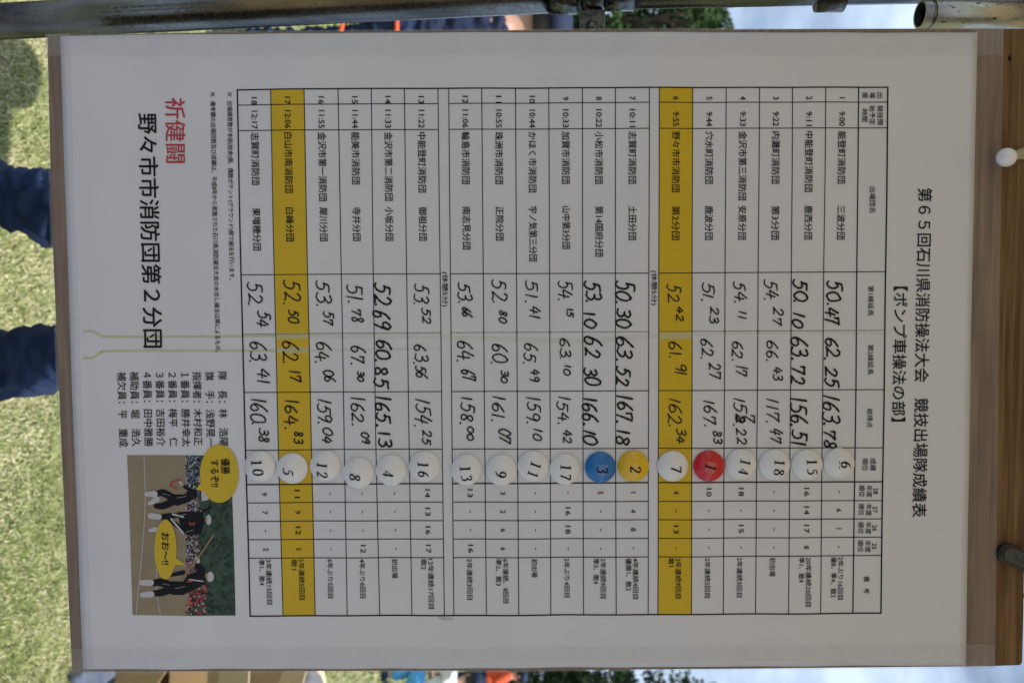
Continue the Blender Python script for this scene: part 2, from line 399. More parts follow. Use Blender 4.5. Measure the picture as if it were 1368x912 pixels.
PROTO = {}
for key, a in {'broad_leaved_tree': ('broad', 8.6, 3.0, 17000), 'conifer_tree': ('conifer', 9.6, 2.6, 15000)}.items():
    mb, cm = tree_meshes(*a)
    tm = bpy.data.meshes.new('trunk'); tm.from_pydata([tuple(v) for v in mb.v], [], mb.f); tm.materials.append(M['bark'])
    PROTO[key] = (tm, cm)
def tree(key, x, y, sc, rot, label):
    e = empty(key, (x, y, 0), label, 'tree', 'trees beyond the lawn'); e.rotation_euler = (0, 0, rot); e.scale = (sc,) * 3
    for nm, me in zip(('trunk', 'crown'), PROTO[key]):
        o = bpy.data.objects.new(nm, me); C.objects.link(o); o.parent = e
    return e
tree('broad_leaved_tree', -10.2, 25.5, 1.0, .3, 'broad leaved green tree right of the tent pole, with sky gaps in its crown')
tree('broad_leaved_tree', -12.2, 27.5, 1.10, 2.1, 'darker broad leaved tree overlapped by the tent pole')
tree('broad_leaved_tree', -6.4, 30.0, 1.05, 4.0, 'broad leaved tree hidden behind the upper left of the notice board')
tree('conifer_tree', 12.2, 27.0, .96, .9, 'dark conifer with ragged branch tips beside the lower edge of the board')
tree('conifer_tree', 9.9, 30.0, .90, 2.9, 'dark conifer mostly behind the board edge')
tree('broad_leaved_tree', 14.2, 31.0, .80, 1.9, 'low green tree behind the ragged dark conifer')
tree('broad_leaved_tree', 5.0, 33.0, .95, 5.2, 'broad leaved tree behind the right part of the board')
tree('broad_leaved_tree', -.8, 34.0, 1.0, 3.3, 'broad leaved tree behind the middle of the board')
def bush_line():
    n = 46000; x = RNG.uniform(-36, 38, n); y = np.where(RNG.random(n) < .55, 36, -30) + RNG.normal(0, .8, n); h = 2.6 + .8 * np.sin(x * .7) + .5 * np.sin(x * 1.9 + 1)  # row behind the camera is unseen, added to darken reflections and low sky
    z = h * RNG.random(n) ** .6
    me = leafmesh('hedge', np.stack([x, y, z], 1), .17, M['leaf'], np.clip(RNG.normal(.45, .25, n), 0, 1))
    o = bpy.data.objects.new('hedge', me); C.objects.link(o); tag(o, 'mass of bushes along the far side of the lawn, plus an added unseen row behind the camera', kind='stuff')
bush_line()
tree('broad_leaved_tree', -9, -22, 1.1, 1.0, 'added unseen broad leaved tree across the field behind the photographer, left')  # these three unseen trees are added to darken what the steel pole reflects
tree('broad_leaved_tree', 1, -25, 1.2, 3.0, 'added unseen broad leaved tree across the field straight behind the photographer')
tree('conifer_tree', 10, -23, 1.1, 1.0, 'added unseen conifer across the field behind the photographer')

# ------------------------------------------------------------------ people
def skin_mesh(name, joints, bones, mat, parent, sub=2, fold=0, fscale=9, seed=0, root=0):
    me = bpy.data.meshes.new(name); me.from_pydata([j[0] for j in joints], bones, [])
    o = bpy.data.objects.new(name, me); C.objects.link(o)
    sk = o.modifiers.new('skin', 'SKIN'); sk.use_smooth_shade = True
    for i, j in enumerate(joints):
        d = me.skin_vertices[0].data[i]; r = j[1]; d.radius = r if isinstance(r, tuple) else (r, r); d.use_root = (i == root)
    sb = o.modifiers.new('sub', 'SUBSURF'); sb.levels = sub; sb.render_levels = sub
    dg = bpy.context.evaluated_depsgraph_get(); m2 = bpy.data.meshes.new_from_object(o.evaluated_get(dg))
    o.modifiers.clear(); o.data = m2; m2.materials.clear(); m2.materials.append(mat)
    if fold:
        nr = [v.normal.copy() for v in m2.vertices]
        for v, q in zip(m2.vertices, nr):
            p = v.co * fscale * 1.25 + Vector((seed * 3.1, 0, 0)); p.z *= 1.6
            a = noise.noise(p + 1.2 * noise.noise_vector(p * .5)); k = (1 - abs(a) * 2.6) + .35 * noise.noise(p * 2.3)
            c = noise.noise(Vector((p.x * .7 + p.z * 1.5, p.y * .7, p.z * 2.1 - p.x * 1.1)) + noise.noise_vector(p * .8)); k += 1.1 * max(0, .22 - abs(c)) / .22 - .35
            v.co += q * fold * k
    m2.polygons.foreach_set('use_smooth', [True] * len(m2.polygons))
    if parent: o.parent = parent
    return o

def person(label, group, loc, facing, J, top, bottom, shoe, scale=1.0, slim=1.0, hat=None, hatcol=None, seed=0, fold=.012):
    """J: joints (x right, y back, z up) of the figure; body is one continuous mesh, clothing are children"""
    e = empty('person', loc, label, 'person', group); e.rotation_euler = (0, 0, facing); e.scale = (scale,) * 3
    g = lambda k: J[k]
    names = ['pelvis', 'waist', 'chest', 'neck', 'head0', 'head1', 'sl', 'el', 'wl', 'sr', 'er', 'wr', 'hl', 'kl', 'al', 'tl', 'hr', 'kr', 'ar', 'tr']
    rad = dict(pelvis=(.13, .10), waist=(.115, .085), chest=(.14, .10), neck=.052, head0=(.070, .085), head1=(.078, .095), sl=.05, el=.038, wl=.026, sr=.05, er=.038, wr=.026,
               hl=.08, kl=.055, al=.038, tl=(.038, .03), hr=.08, kr=.055, ar=.038, tr=(.038, .03))
    for n in ('hl', 'hr', 'kl', 'kr', 'al', 'ar'): rad[n] *= slim
    idx = {n: i for i, n in enumerate(names)}
    jt = [(tuple(g(n)), rad[n]) for n in names]
    bn = [('pelvis', 'waist'), ('waist', 'chest'), ('chest', 'neck'), ('neck', 'head0'), ('head0', 'head1'), ('chest', 'sl'), ('sl', 'el'), ('el', 'wl'), ('chest', 'sr'), ('sr', 'er'), ('er', 'wr'),
          ('pelvis', 'hl'), ('hl', 'kl'), ('kl', 'al'), ('al', 'tl'), ('pelvis', 'hr'), ('hr', 'kr'), ('kr', 'ar'), ('ar', 'tr')]
    bones = [(idx[a], idx[b]) for a, b in bn]
    # hands: palm and five separate fingers
    for s, w, el in (('l', 'wl', 'el'), ('r', 'wr', 'er')):
        d = (Vector(g(w)) - Vector(g(el))).normalized(); side = d.cross(Vector((1, 0, 0))).normalized(); pn = side.cross(d)
        palm = Vector(g(w)) + d * .07; jt.append((tuple(palm), (.030, .018))); pi = len(jt) - 1; bones.append((idx[w], pi))
        for k, (o, L) in enumerate(((-.030, .062), (-.011, .078), (.010, .074), (.029, .060))):
            a = palm + side * o + d * .012; b = a + d * L * .55 + pn * .008; c = a + d * L + pn * .026
            n0 = len(jt); jt += [(tuple(b), .0088), (tuple(c), .0074)]; bones += [(pi, n0), (n0, n0 + 1)]
        a = palm - side * .038 - d * .025; b = a - side * .012 + d * .035 + pn * .012
        n0 = len(jt); jt += [(tuple(a), .012), (tuple(b), .0085)]; bones += [(pi, n0), (n0, n0 + 1)]
    body = skin_mesh('body', jt, bones, M['skin'], e, 2)
    # face: nose, ears, eyes, mouth on the head
    h0, h1 = Vector(g('head0')), Vector(g('head1')); up = (h1 - h0).normalized(); hc = h0.lerp(h1, .45)
    fwd = Vector((0, -1, 0)); fwd = (fwd - up * fwd.dot(up)).normalized(); sd = fwd.cross(up)
    mb = MB(); mb.tube([hc + fwd * .080 + up * .02, hc + fwd * .112 - up * .018], [.007, .016], 8); mb.out('nose', M['skin'], e, True)
    for s in (-1, 1):
        mb = MB(); mb.tube([hc + sd * s * .074 - up * .03, hc + sd * s * .088 + up * .0, hc + sd * s * .080 + up * .03], [.006, .013, .008], 8); mb.out('ear', M['skin'], e, True)
        mb = MB(); mb.tube([hc + fwd * .084 + sd * s * .032 + up * .022, hc + fwd * .092 + sd * s * .032 + up * .022], [.011, .006], 8); mb.out('eye', M['hair'], e, True)
    mb = MB(); mb.tube([hc + fwd * .093 + sd * .022 - up * .047, hc + fwd * .099 - up * .050, hc + fwd * .093 - sd * .022 - up * .047], [.003, .006, .003], 6); mb.out('mouth', M['red_ink'], e, True)
    # hair cap
    prof = [(.001, .085), (.045, .078), (.078, .05), (.094, .0), (.092, -.045), (.080, -.07)]
    F = Matrix.Translation(hc - fwd * .014 + up * .045) @ Matrix((( sd.x, -fwd.x, up.x, 0), (sd.y, -fwd.y, up.y, 0), (sd.z, -fwd.z, up.z, 0), (0, 0, 0, 1)))
    MB().lathe(prof, 24, F @ Matrix.Diagonal((.98, 1.12, 1.12, 1))).out('hair', M['hair'], e, True)
    if hat:
        FC = F @ Matrix.Translation((0, 0, .03))
        MB().lathe([(.001, .085), (.06, .082), (.094, .06), (.106, .02), (.108, -.02), (.102, -.022)], 28, FC @ Matrix.Diagonal((1, 1.12, 1, 1))).out('cap', hatcol, e, True)
        b = MB(); b.lathe([(.001, 0), (.09, .004), (.094, -.002), (.001, -.006)], 24, FC @ Matrix.Translation((0, -.10, -.012)) @ Matrix.Diagonal((.9, .95, 1, 1))); b.out('cap_brim', hatcol, e, True)
    # trousers
    T = [(g('waist'), (.150, .115)), (g('pelvis'), (.172 * (1 + slim) / 2, .132)), (g('hl'), .108 * slim), (g('kl'), .082 * slim), (Vector(g('al')) + Vector((0, 0, .04)), .078 * slim), (g('hr'), .108 * slim), (g('kr'), .082 * slim), (Vector(g('ar')) + Vector((0, 0, .04)), .078 * slim)]
    T = [(tuple(a), b) for a, b in T]
    skin_mesh('trousers', T, [(0, 1), (1, 2), (2, 3), (3, 4), (1, 5), (5, 6), (6, 7)], bottom, e, 4, fold, 9, seed, root=1)
    lo = Vector(g('pelvis')).lerp(Vector(g('waist')), .3)
    J2 = [(tuple(lo), (.178, .138)), (g('waist'), (.160, .125)), (g('chest'), (.180, .132)), (tuple(Vector(g('chest')).lerp(Vector(g('neck')), .62)), (.085, .08)),
          (g('sl'), .082), (g('el'), .064), (tuple(Vector(g('el')).lerp(Vector(g('wl')), .93)), .046), (g('sr'), .082), (g('er'), .064), (tuple(Vector(g('er')).lerp(Vector(g('wr')), .93)), .046)]
    J2 = [(tuple(a), b) for a, b in J2]
    skin_mesh('jacket', J2, [(0, 1), (1, 2), (2, 3), (2, 4), (4, 5), (5, 6), (2, 7), (7, 8), (8, 9)], top, e, 4, fold * .8, 9, seed + 5, root=2)
    for a, t in (('al', 'tl'), ('ar', 'tr')):
        A = Vector(g(a)); B = Vector(g(t)); d = (B - A); d.z = 0; d.normalize()
        gr = min(A.z, B.z) - .04
        mb = MB(); mb.tube([Vector((A.x, A.y, gr + .055)) - d * .055, Vector((A.x, A.y, gr + .06)), Vector((A.x, A.y, gr + .045)) + d * .10, Vector((A.x, A.y, gr + .036)) + d * .20], [.030, .052, .048, .032], 12)
        mb.out('shoe', shoe, e, True)
    return e

def standing(h=1.70, la=.03, ra=.03, feet=.11, **over):
    k = h / 1.70
    J = dict(pelvis=(0, 0, .93), waist=(0, 0, 1.08), chest=(0, .0, 1.30), neck=(0, .005, 1.46), head0=(0, -.01, 1.545), head1=(0, -.005, 1.625),
             sl=(-.19, 0, 1.38), el=(-.24, .02, 1.12), wl=(-.24, -.06, .88), sr=(.19, 0, 1.38), er=(.24, .02, 1.12), wr=(.24, -.06, .88),
             hl=(-.10, 0, .86), kl=(-feet, -.02, .48), al=(-feet, .01, .085), tl=(-feet - .02, -.14, .04), hr=(.10, 0, .86), kr=(feet, -.02, .48), ar=(feet, .01, .085), tr=(feet + .02, -.14, .04))
    J.update(over)
    return {n: Vector(v) * k for n, v in J.items()}

# nearest: stands right behind the board, only the thighs show below it
J = standing(1.70, hl=(-.065, 0, .86), kl=(-.185, .01, .47), al=(-.27, .03, .085), tl=(-.36, -.10, .04), hr=(.095, 0, .86), kr=(.135, .0, .47), ar=(.12, .02, .085), tr=(.14, -.12, .04),
             er=(.30, -.02, 1.14), wr=(.22, -.16, 1.0), el=(-.30, -.02, 1.14), wl=(-.22, -.16, 1.0))
person('person in dark blue work trousers with legs apart right behind the board', None, (-.093, 1.56, 0), 0, J, M['navy'], M['workblue'], M['black_rubber'], scale=1.045, slim=.75, seed=2, fold=.009)
# second: seen in the gap between the tent pole and the board
J = standing(1.74)
p2 = person('person in navy uniform with orange trim seen between the pole and the board', None, (-1.555, 3.9, 0), R(178), J, M['navy'], M['workblue'], M['shoe'], hat=1, hatcol=M['navy'], seed=4, fold=.014)
for zz, tl in ((.70, .30), (.94, .05)):
    mb = MB(); ring = [(.19 * math.cos(q), .15 * math.sin(q), zz + tl * .19 * math.cos(q)) for q in np.linspace(0, 2 * math.pi, 25)]
    mb.tube(ring, .011, 8, False); mb.out('orange_trim', M['orange'], p2, True)
mb = MB(); mb.box((0.03, .168, .80), (.05, .02, .034)); mb.out('buckle', M['gold'], p2)
# far figures at the right side of the board
J = standing(1.70, pelvis=(0, .12, .42), waist=(0, .10, .56), chest=(0, -.02, .74), neck=(0, -.08, .88), head0=(0, -.12, .95), head1=(0, -.13, 1.03),
             sl=(-.19, -.03, .80), el=(-.24, -.18, .60), wl=(-.16, -.36, .55), sr=(.19, -.03, .80), er=(.24, -.18, .60), wr=(.16, -.36, .55),
             hl=(-.11, .10, .38), kl=(-.15, -.24, .46), al=(-.14, -.06, .085), tl=(-.15, -.2, .04), hr=(.11, .10, .38), kr=(.15, -.24, .46), ar=(.14, -.06, .085), tr=(.15, -.2, .04))
person('person crouching on the lawn in a white top and blue trousers', 'people on the lawn beyond the board', (3.88, 8.9, 0), R(200), J, M['white_cloth'], M['sky_cloth'], M['workblue'], hat=1, hatcol=M['navy'], seed=6)
J = standing(1.72, el=(-.32, -.12, 1.16), wl=(-.22, -.30, 1.06))
person('person in an orange jacket and navy trousers standing far back on the lawn', 'people on the lawn beyond the board', (5.95, 14.2, 0), R(70), J, M['orange'], M['navy'], M['black_rubber'], hat=1, hatcol=M['workblue'], seed=8)

# ------------------------------------------------------------------ cartons beside the board, on the lawn
def carton(loc, size, rot, label, flaps, hole=True, m1='card', cat='box'):
    e = empty('carton', loc, label, cat, 'open cartons on the grass beside the board'); e.rotation_euler = (0, 0, rot)
    x, y, z = size; t = .005
    b = MB(); b.box((0, 0, t / 2), (x, y, t)); b.box((0, -y / 2 + t / 2, z / 2 + .003), (x, t, z)); b.box((0, y / 2 - t / 2, z / 2 + .003), (x, t, z))
    b.box((-x / 2 + t / 2, 0, z / 2 + .003), (t, y - 2 * t - .002, z)); b.box((x / 2 - t / 2, 0, z / 2 + .003), (t, y - 2 * t - .002, z)); b.out('carton_wall', M[m1], e)
    for k, ang in enumerate(flaps):
        if ang is None: continue
        L = y * .45
        axis = [(0, -1), (0, 1), (-1, 0), (1, 0)][k]; ln = x if k < 2 else y
        d = Vector((axis[0] * math.cos(R(ang)), axis[1] * math.cos(R(ang)), math.sin(R(ang))))
        o = Vector((axis[0] * x / 2, axis[1] * y / 2, z + .006)); s = Vector((-axis[1], axis[0], 0)) * ln / 2
        n = d.cross(s).normalized() * .002
        v = [o - s - n, o + s - n, o + s * .97 + d * L - n, o - s * .97 + d * L - n, o - s + n, o + s + n, o + s * .97 + d * L + n, o - s * .97 + d * L + n]
        mesh('flap', v, [(0, 1, 2, 3), (7, 6, 5, 4), (0, 4, 5, 1), (1, 5, 6, 2), (2, 6, 7, 3), (3, 7, 4, 0)], M['card_in'], e)
    if hole:
        n = 20; v = [(-x / 2 - .0016, .045 * math.cos(q) * (1.0), z * .62 + .016 * math.sin(q)) for q in np.linspace(0, 2 * math.pi, n, endpoint=False)]
        mesh('hand_hole', v, [tuple(range(n))], M['print_black'], e)
        v = [(.045 * math.cos(q), -y / 2 - .0016, z * .62 + .016 * math.sin(q)) for q in np.linspace(0, 2 * math.pi, n, endpoint=False)]
        mesh('hand_hole', v, [tuple(range(n))], M['print_black'], e)
    return e
carton((1.38, 2.94, 0), (.50, .36, .26), R(14), 'lowest brown carton of the stack by the lower right corner of the board', (None, None, None, None))
carton((1.36, 2.96, .267), (.42, .32, .17), R(-8), 'open brown carton with pale flaps on top of the lowest carton', (62, 50, 35, None))
carton((1.40, 2.98, .445), (.34, .30, .18), R(28), 'topmost brown carton of the stack, flaps up', (70, 40, 55, 20), hole=False)
def bag():
    bm = bmesh.new(); bmesh.ops.create_icosphere(bm, subdivisions=4, radius=1)
    for v in bm.verts:
        p = v.co.copy(); v.co = Vector((p.x * .16, p.y * .12, p.z * .10)); v.co += p * .015 * noise.noise(p * 3)
        if v.co.z < -.07: v.co.z = -.07
    me = bpy.data.meshes.new('bag'); bm.to_mesh(me); bm.free(); me.materials.append(M['greybag']); me.polygons.foreach_set('use_smooth', [True] * len(me.polygons))
    e = empty('bag', (1.38, 2.98, .640), 'dull grey cloth bag lying in the topmost carton', 'bag'); o = bpy.data.objects.new('bag_body', me); C.objects.link(o); o.parent = e; o.location = (0, 0, .05)
    mb = MB(); mb.tube([(-.09, 0, .12), (-.05, 0, .17), (.05, 0, .17), (.09, 0, .12)], .006, 8); mb.out('handle', M['greybag'], e, True)
bag()
def sheet():
    n = 14; v = []; f = []
    for j in range(n):
        for i in range(n):
            a, b = i / (n - 1), j / (n - 1)
            v.append((1.10 + .30 * a, 2.62 + .12 * b, (.02 + .08 * b) + .02 * a + .012 * math.sin(9 * a + 7 * b) + .01 * math.sin(13 * b)))
    f = [(j * n + i, j * n + i + 1, (j + 1) * n + i + 1, (j + 1) * n + i) for j in range(n - 1) for i in range(n - 1)]
    o = mesh('plastic_sheet', v, f, M['bluefilm'], smooth=True); s = o.modifiers.new('t', 'SOLIDIFY'); s.thickness = .002
    tag(o, 'blue grey plastic sheet crumpled on the grass against the cartons', 'sheet')
sheet()

# ------------------------------------------------------------------ tent: canopy, beam, pole, brace
def canopy():
    e = empty('event_tent_roof', (0, -.8, 0), 'pale canvas roof of the event tent above the board', 'tent')
    nx, ny = 30, 24; v = []; f = []
    for j in range(ny):
        for i in range(nx):
            x = -2.2 + 4.3 * i / (nx - 1); y = -2.0 + 2.83 * j / (ny - 1)
            t = 1 - abs((y + .65) / 1.35); z = 2.075 + .55 * t - .02 * math.sin(math.pi * i / (nx - 1) * 2) ** 2 * math.sin(math.pi * min(1, t * 1.2))
            v.append((x, y + .8, z))
    f = [(j * nx + i, j * nx + i + 1, (j + 1) * nx + i + 1, (j + 1) * nx + i) for j in range(ny - 1) for i in range(nx - 1)]
    mesh('canvas', v, f, M['canvas'], e, True)
    b = MB(); b.tube([(-2.2, 1.53, 2.035), (2.1, 1.53, 2.035)], .016, 16); b.out('eave_beam', M['galv'], e, True)
    for x in (-2.2, 2.1):
        b = MB(); b.tube([(x, -1.18, 0), (x, -1.18, 2.05)], .019, 16); b.out('leg', M['galv'], e, True)
    b = MB(); b.tube([(2.1, 1.53, 0), (2.1, 1.53, 2.02)], .019, 16); b.out('leg', M['galv'], e, True)
canopy()

def pole():
    A = at(0, 29, .88); B = at(735, -9, .80); d = (B - A).normalized()
    G = A + d * ((-.0 - A.z) / d.z)
    e = empty('tent_pole', G, 'grey steel tent pole leaning along the left side of the board', 'pole')
    L = lambda p: Vector(p) - G
    def tb(name, a, b, r, mat='galv', n=40, hollow=False):
        m = MB(); m.tube([L(a), L(b)], r, n); return m.out(name, M[mat], e, True)
    def smoothcap(o):
        for p in o.data.polygons:
            if len(p.vertices) > 4: p.use_smooth = False
        return o
    smoothcap(tb('lower_tube', G, B, .019))
    C1 = at(771, -9.5, .797); D1 = at(807, -10, .794)
    smoothcap(tb('sleeve', B + d * .0005, C1, .0205)); smoothcap(tb('sleeve_ring', C1 + d * .0005, C1 + d * .006, .0185)); smoothcap(tb('sleeve', C1 + d * .0065, D1, .0202))
    U0 = D1 + d * .0005; Um = at(847, -11, .792); U1 = at(1240, -18.5, .78); dd = (U1 - Um).normalized(); U2 = U1 + dd * ((2.03 - U1.z) / dd.z)
    smoothcap(tb('upper_collar', U0, Um, .0182)); smoothcap(tb('upper_tube', Um + dd * .0003, U2, .0163))
    # bracket plate with bolt
    Q = .789; a = at(774.5, 14, Q); b_ = at(808, 46, Q); m = MB(); c = (a + b_) / 2
    m.box(L(c), (abs(b_.x - a.x), .004, abs(b_.z - a.z))); pl = m.out('bracket', M['galv'], e); bevel(pl, .001)
    m = MB(); bc = L(at(790, 37.5, Q)); m.lathe([(.0001, .0052), (.003, .0048), (.0044, .003), (.0048, .0), (.0062, 0), (.0062, -.001)], 20, Matrix.Translation(bc + Vector((0, -.003, 0))) @ Matrix.Rotation(R(90), 4, 'X'))
    o = m.out('bolt', M['galv'], pl, True)
    m = MB(); p0 = at(1092, -8, .781); p1 = at(1128, -8, .779); m.tube([L(p0), L(p1)], .0172, 24); m.out('rubber_ring', M['black_rubber'], e, True)
pole()
def brace():
    a = at(1229, 20, .772); b = at(1380, 20.5, .772); d = (b - a).normalized(); T = a + d * ((2.02 - a.z) / d.z)
    e = empty('brace_tube', a, 'short open ended steel tube beside the top left of the board', 'tube')
    m = MB(); n = 40; ro, ri = .0130, .0112; P = [(a, ro), (T, ro), (T, ri), (a, ri)]
    q1 = d.cross(Vector((0, 1, 0))).normalized(); q2 = d.cross(q1); v = []
    for p, r in P:
        for k in range(n):
            t = 2 * math.pi * k / n; v.append(p - a + r * (math.cos(t) * q1 + math.sin(t) * q2))
    f = []
    for i in range(4):
        j = (i + 1) % 4
        for k in range(n): f.append((i * n + k, i * n + (k + 1) % n, j * n + (k + 1) % n, j * n + k))
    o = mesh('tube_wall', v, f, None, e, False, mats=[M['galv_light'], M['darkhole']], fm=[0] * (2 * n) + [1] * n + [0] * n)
    for p in o.data.polygons[:n]: p.use_smooth = True
    m = MB(); m.tube([Vector((0, 0, 0)) + d * .0075, d * .0105], .01335, 40); m.out('end_ring', M['galv'], e, True)
brace()

# ------------------------------------------------------------------ outlines measured on the photograph
BOARD_L = [(62.6, 47.5), (69, 304), (82, 608), (95.9, 896.8)]
PAP = dict(top=[(82, 49.8), (150, 48.2), (300, 46.8), (600, 44.8), (912, 44.3), (1303.7, 45.1)],
           bot=[(112.3, 891.8), (450, 891.2), (912, 888.9), (1288.2, 886.7)],
           left=[(82, 49.8), (90.4, 304), (100.8, 608), (112.3, 891.8)], right=[(1303.7, 45.1), (1298.3, 304), (1293, 608), (1288.2, 886.7)])
def poly_at(pl, t):
    p = np.array(pl, float); s = np.concatenate([[0], np.cumsum(np.linalg.norm(np.diff(p, axis=0), axis=1))]); s /= s[-1]
    return np.stack([np.interp(t, s, p[:, 0]), np.interp(t, s, p[:, 1])], -1)

def wooden_board():
    out = []
    out += [(x, y) for x, y in BOARD_L][::-1]                                  # picture bottom to top along the left
    out += [(300, 43.0), (600, 40.6), (912, 39.2), (1280, 38.0), (1378, 38.2), (1381.0, 42.0)]
    out += [(1374, 450), (1367.5, 840), (1366.2, 884)]
    out += [(1363.5, 888.2), (1326, 889.6), (1000, 893), (700, 895.2), (400, 896.2)]
    a = np.array(out, float); u, v = plane(a[:, 0], a[:, 1]); n = len(out)
    V = [(u[i], 0, v[i]) for i in range(n)] + [(u[i], .009, v[i]) for i in range(n)]
    F = [tuple(range(n)), tuple(range(2 * n - 1, n - 1, -1))] + [(i, i + n, (i + 1) % n + n, (i + 1) % n) for i in range(n)]
    e = empty('wooden_board', (0, 0, 0), 'brown plywood board hanging upright behind the result poster', 'board'); on_board(e)
    p = mesh('panel', V, F, M['wood'], e); bevel(p, .0009)
    ku, kv = plane(1349, 78); m = MB(); m.lathe([(.0001, 0), (.0022, 0), (.003, -.0004)], 14, Matrix.Translation((float(ku), -.0003, float(kv))) @ Matrix.Rotation(R(90), 4, 'X') @ Matrix.Diagonal((1, .7, 1, 1)))
    m.out('knot', M['print_black'], e)
    return e
wooden_board()
for px, py, lb in ((1377, 120, 'left hanging cord tying the board to the tent beam'), (1372, 800, 'right hanging cord tying the board to the tent beam')):
    u, v = plane(px, py); p = BM @ Vector((float(u), .0105, float(v))); q = Vector((p.x, .748, 2.035))
    e = empty('cord', p, lb, 'cord', 'cords holding the board'); mb = MB(); mb.tube([(0, 0, -.03), (0, 0, 0), q - p], .002, 8); mb.out('cord_line', M['cord'], e, True)

# ------------------------------------------------------------------ poster
poster = empty('result_poster', (0, 0, 0), 'large white score table poster in Japanese with two yellow rows, taped to the board', 'poster'); on_board(poster)
def paper():
    nu, nv = 150, 110
    s = np.linspace(0, 1, nu); t = np.linspace(0, 1, nv); T = poly_at(PAP['top'], s); Bt = poly_at(PAP['bot'], s); L = poly_at(PAP['left'], t); Rr = poly_at(PAP['right'], t)
    S, TT = np.meshgrid(s, t); S = S[..., None]; TT = TT[..., None]
    g = (1 - TT) * T[None] + TT * Bt[None] + (1 - S) * L[:, None] + S * Rr[:, None] - ((1 - S) * (1 - TT) * T[0] + S * (1 - TT) * T[-1] + (1 - S) * TT * Bt[0] + S * TT * Bt[-1])
    P = loc3(g[..., 0], g[..., 1], .0005).reshape(-1, 3)
    f = [(j * nu + i, (j + 1) * nu + i, (j + 1) * nu + i + 1, j * nu + i + 1) for j in range(nv - 1) for i in range(nu - 1)]
    o = mesh('paper_sheet', P, f, M['paper'], poster, True)
    sl = o.modifiers.new('thickness', 'SOLIDIFY'); sl.thickness = .0003; sl.offset = 1
paper()
class Print:
    """flat print on the poster, collected in photograph measurements and laid on the sheet"""
    def __init__(s, off): s.p = []; s.f = []; s.off = off; s.z = []
    def add(s, pts, faces, dz=0.0):
        n = len(s.p); s.p += [tuple(q) for q in pts]; s.f += [tuple(i + n for i in q) for q in faces]; s.z += [dz] * len(pts)
    def quad(s, a, b, c, d, n=1, m=1):
        a, b, c, d = map(lambda q: np.array(q, float), (a, b, c, d)); pts = []
        for j in range(m + 1):
            for i in range(n + 1):
                S, T = i / n, j / m; pts.append(a * (1 - S) * (1 - T) + b * S * (1 - T) + c * S * T + d * (1 - S) * T)
        s.add(pts, [(j * (n + 1) + i, j * (n + 1) + i + 1, (j + 1) * (n + 1) + i + 1, (j + 1) * (n + 1) + i) for j in range(m) for i in range(n)])
    def ribbon(s, pts, w, cap=True):
        P = np.array(pts, float); W_ = np.full(len(P), w) if np.isscalar(w) else np.array(w)
        d = np.gradient(P, axis=0); d /= (np.linalg.norm(d, axis=1)[:, None] + 1e-9); nn = np.stack([-d[:, 1], d[:, 0]], 1)
        a = P + nn * W_[:, None] / 2; b = P - nn * W_[:, None] / 2; n = len(P)
        s.add(list(a) + list(b), [(i, i + 1, n + i + 1, n + i) for i in range(n - 1)])
        if cap:
            for k in (0, n - 1):
                q = [P[k] + W_[k] / 2 * np.array([math.cos(t), math.sin(t)]) for t in np.linspace(0, 2 * math.pi, 8, endpoint=False)]
                s.add(q, [tuple(range(8))])
    def poly(s, pts):
        if len(pts) < 9: s.add(pts, [tuple(range(len(pts)))]); return
        c = np.mean(np.array(pts), axis=0); n = len(pts); R_ = 5; P = [c]; F = []
        for k in range(1, R_ + 1): P += [c + (np.array(q) - c) * k / R_ for q in pts]
        for i in range(n):
            F.append((0, 1 + i, 1 + (i + 1) % n))
            for k in range(R_ - 1): a = 1 + k * n; F.append((a + i, a + n + i, a + n + (i + 1) % n, a + (i + 1) % n))
        s.add(P, F)
    def out(s, name, mat, parent=None, kind=None, label=None):
        a = np.array(s.p, float); P = loc3(a[:, 0], a[:, 1], s.off); P[:, 1] -= np.array(s.z)
        o = mesh(name, P, s.f, M[mat] if isinstance(mat, str) else mat, parent or poster)
        return tag(o, label=label, kind=kind)

# --- table geometry
ROWX = np.array([  # row border positions at three heights of the table (left-most border = below entry 18)
    [317.7, 362.7, 407.3, 452.3, 496.7, 540.7, 585.3, 599.7, 643.7, 688.7, 733, 777.7, 821.7, 866.7, 880, 924.7, 969.3, 1013.7, 1057.7, 1101.7, 1146, 1184.7],
    [323.3, 367.7, 412, 456.6, 499.3, 543.7, 588.3, 602, 645.7, 690, 734, 778, 821.7, 866.3, 879.7, 924, 967.7, 1012, 1056, 1099.3, 1143.3, 1181],
    [335.3, 379, 421.7, 464.7, 507.7, 550.7, 594, 606.7, 650, 693, 735.7, 779.3, 822.7, 865.3, 878.3, 922.7, 965.3, 1008.3, 1051.7, 1094.7, 1138, 1175.3]])
def RX(i, y):
    a, b, c = ROWX[:, i]; y0, y1, y2 = 120., 365., 820.
    return a * (y - y1) * (y - y2) / ((y0 - y1) * (y0 - y2)) + b * (y - y0) * (y - y2) / ((y1 - y0) * (y1 - y2)) + c * (y - y0) * (y - y1) / ((y2 - y0) * (y2 - y1))
CX = [320, 460, 866, 1180]
COLY = [(121, 119.6, 118.2, 117.5), (141.3, 140, 138, 137.3), (175.3, 174.3, 172.7, 171.7), (367.3, 366.3, 365, 363), (446.3, 445, 442.7, 441), (523.7, 523, 521.3, 519.7),
        (600.7, 599.3, 598, 597), (646.3, 645.3, 643.7, 642.3), (670.7, 669.6, 668.7, 667.3), (695.3, 694.5, 693, 691.7), (719.7, 719, 717.7, 716), (744.3, 743.7, 742.3, 740.3), (821.3, 820.4, 819, 817)]
def CY(j, x): return float(np.interp(x, CX, COLY[j]))
def rowmid(i, y): return (RX(i, y) + RX(i + 1, y)) / 2
SEG = [(0, 6), (7, 13), (14, 21)]
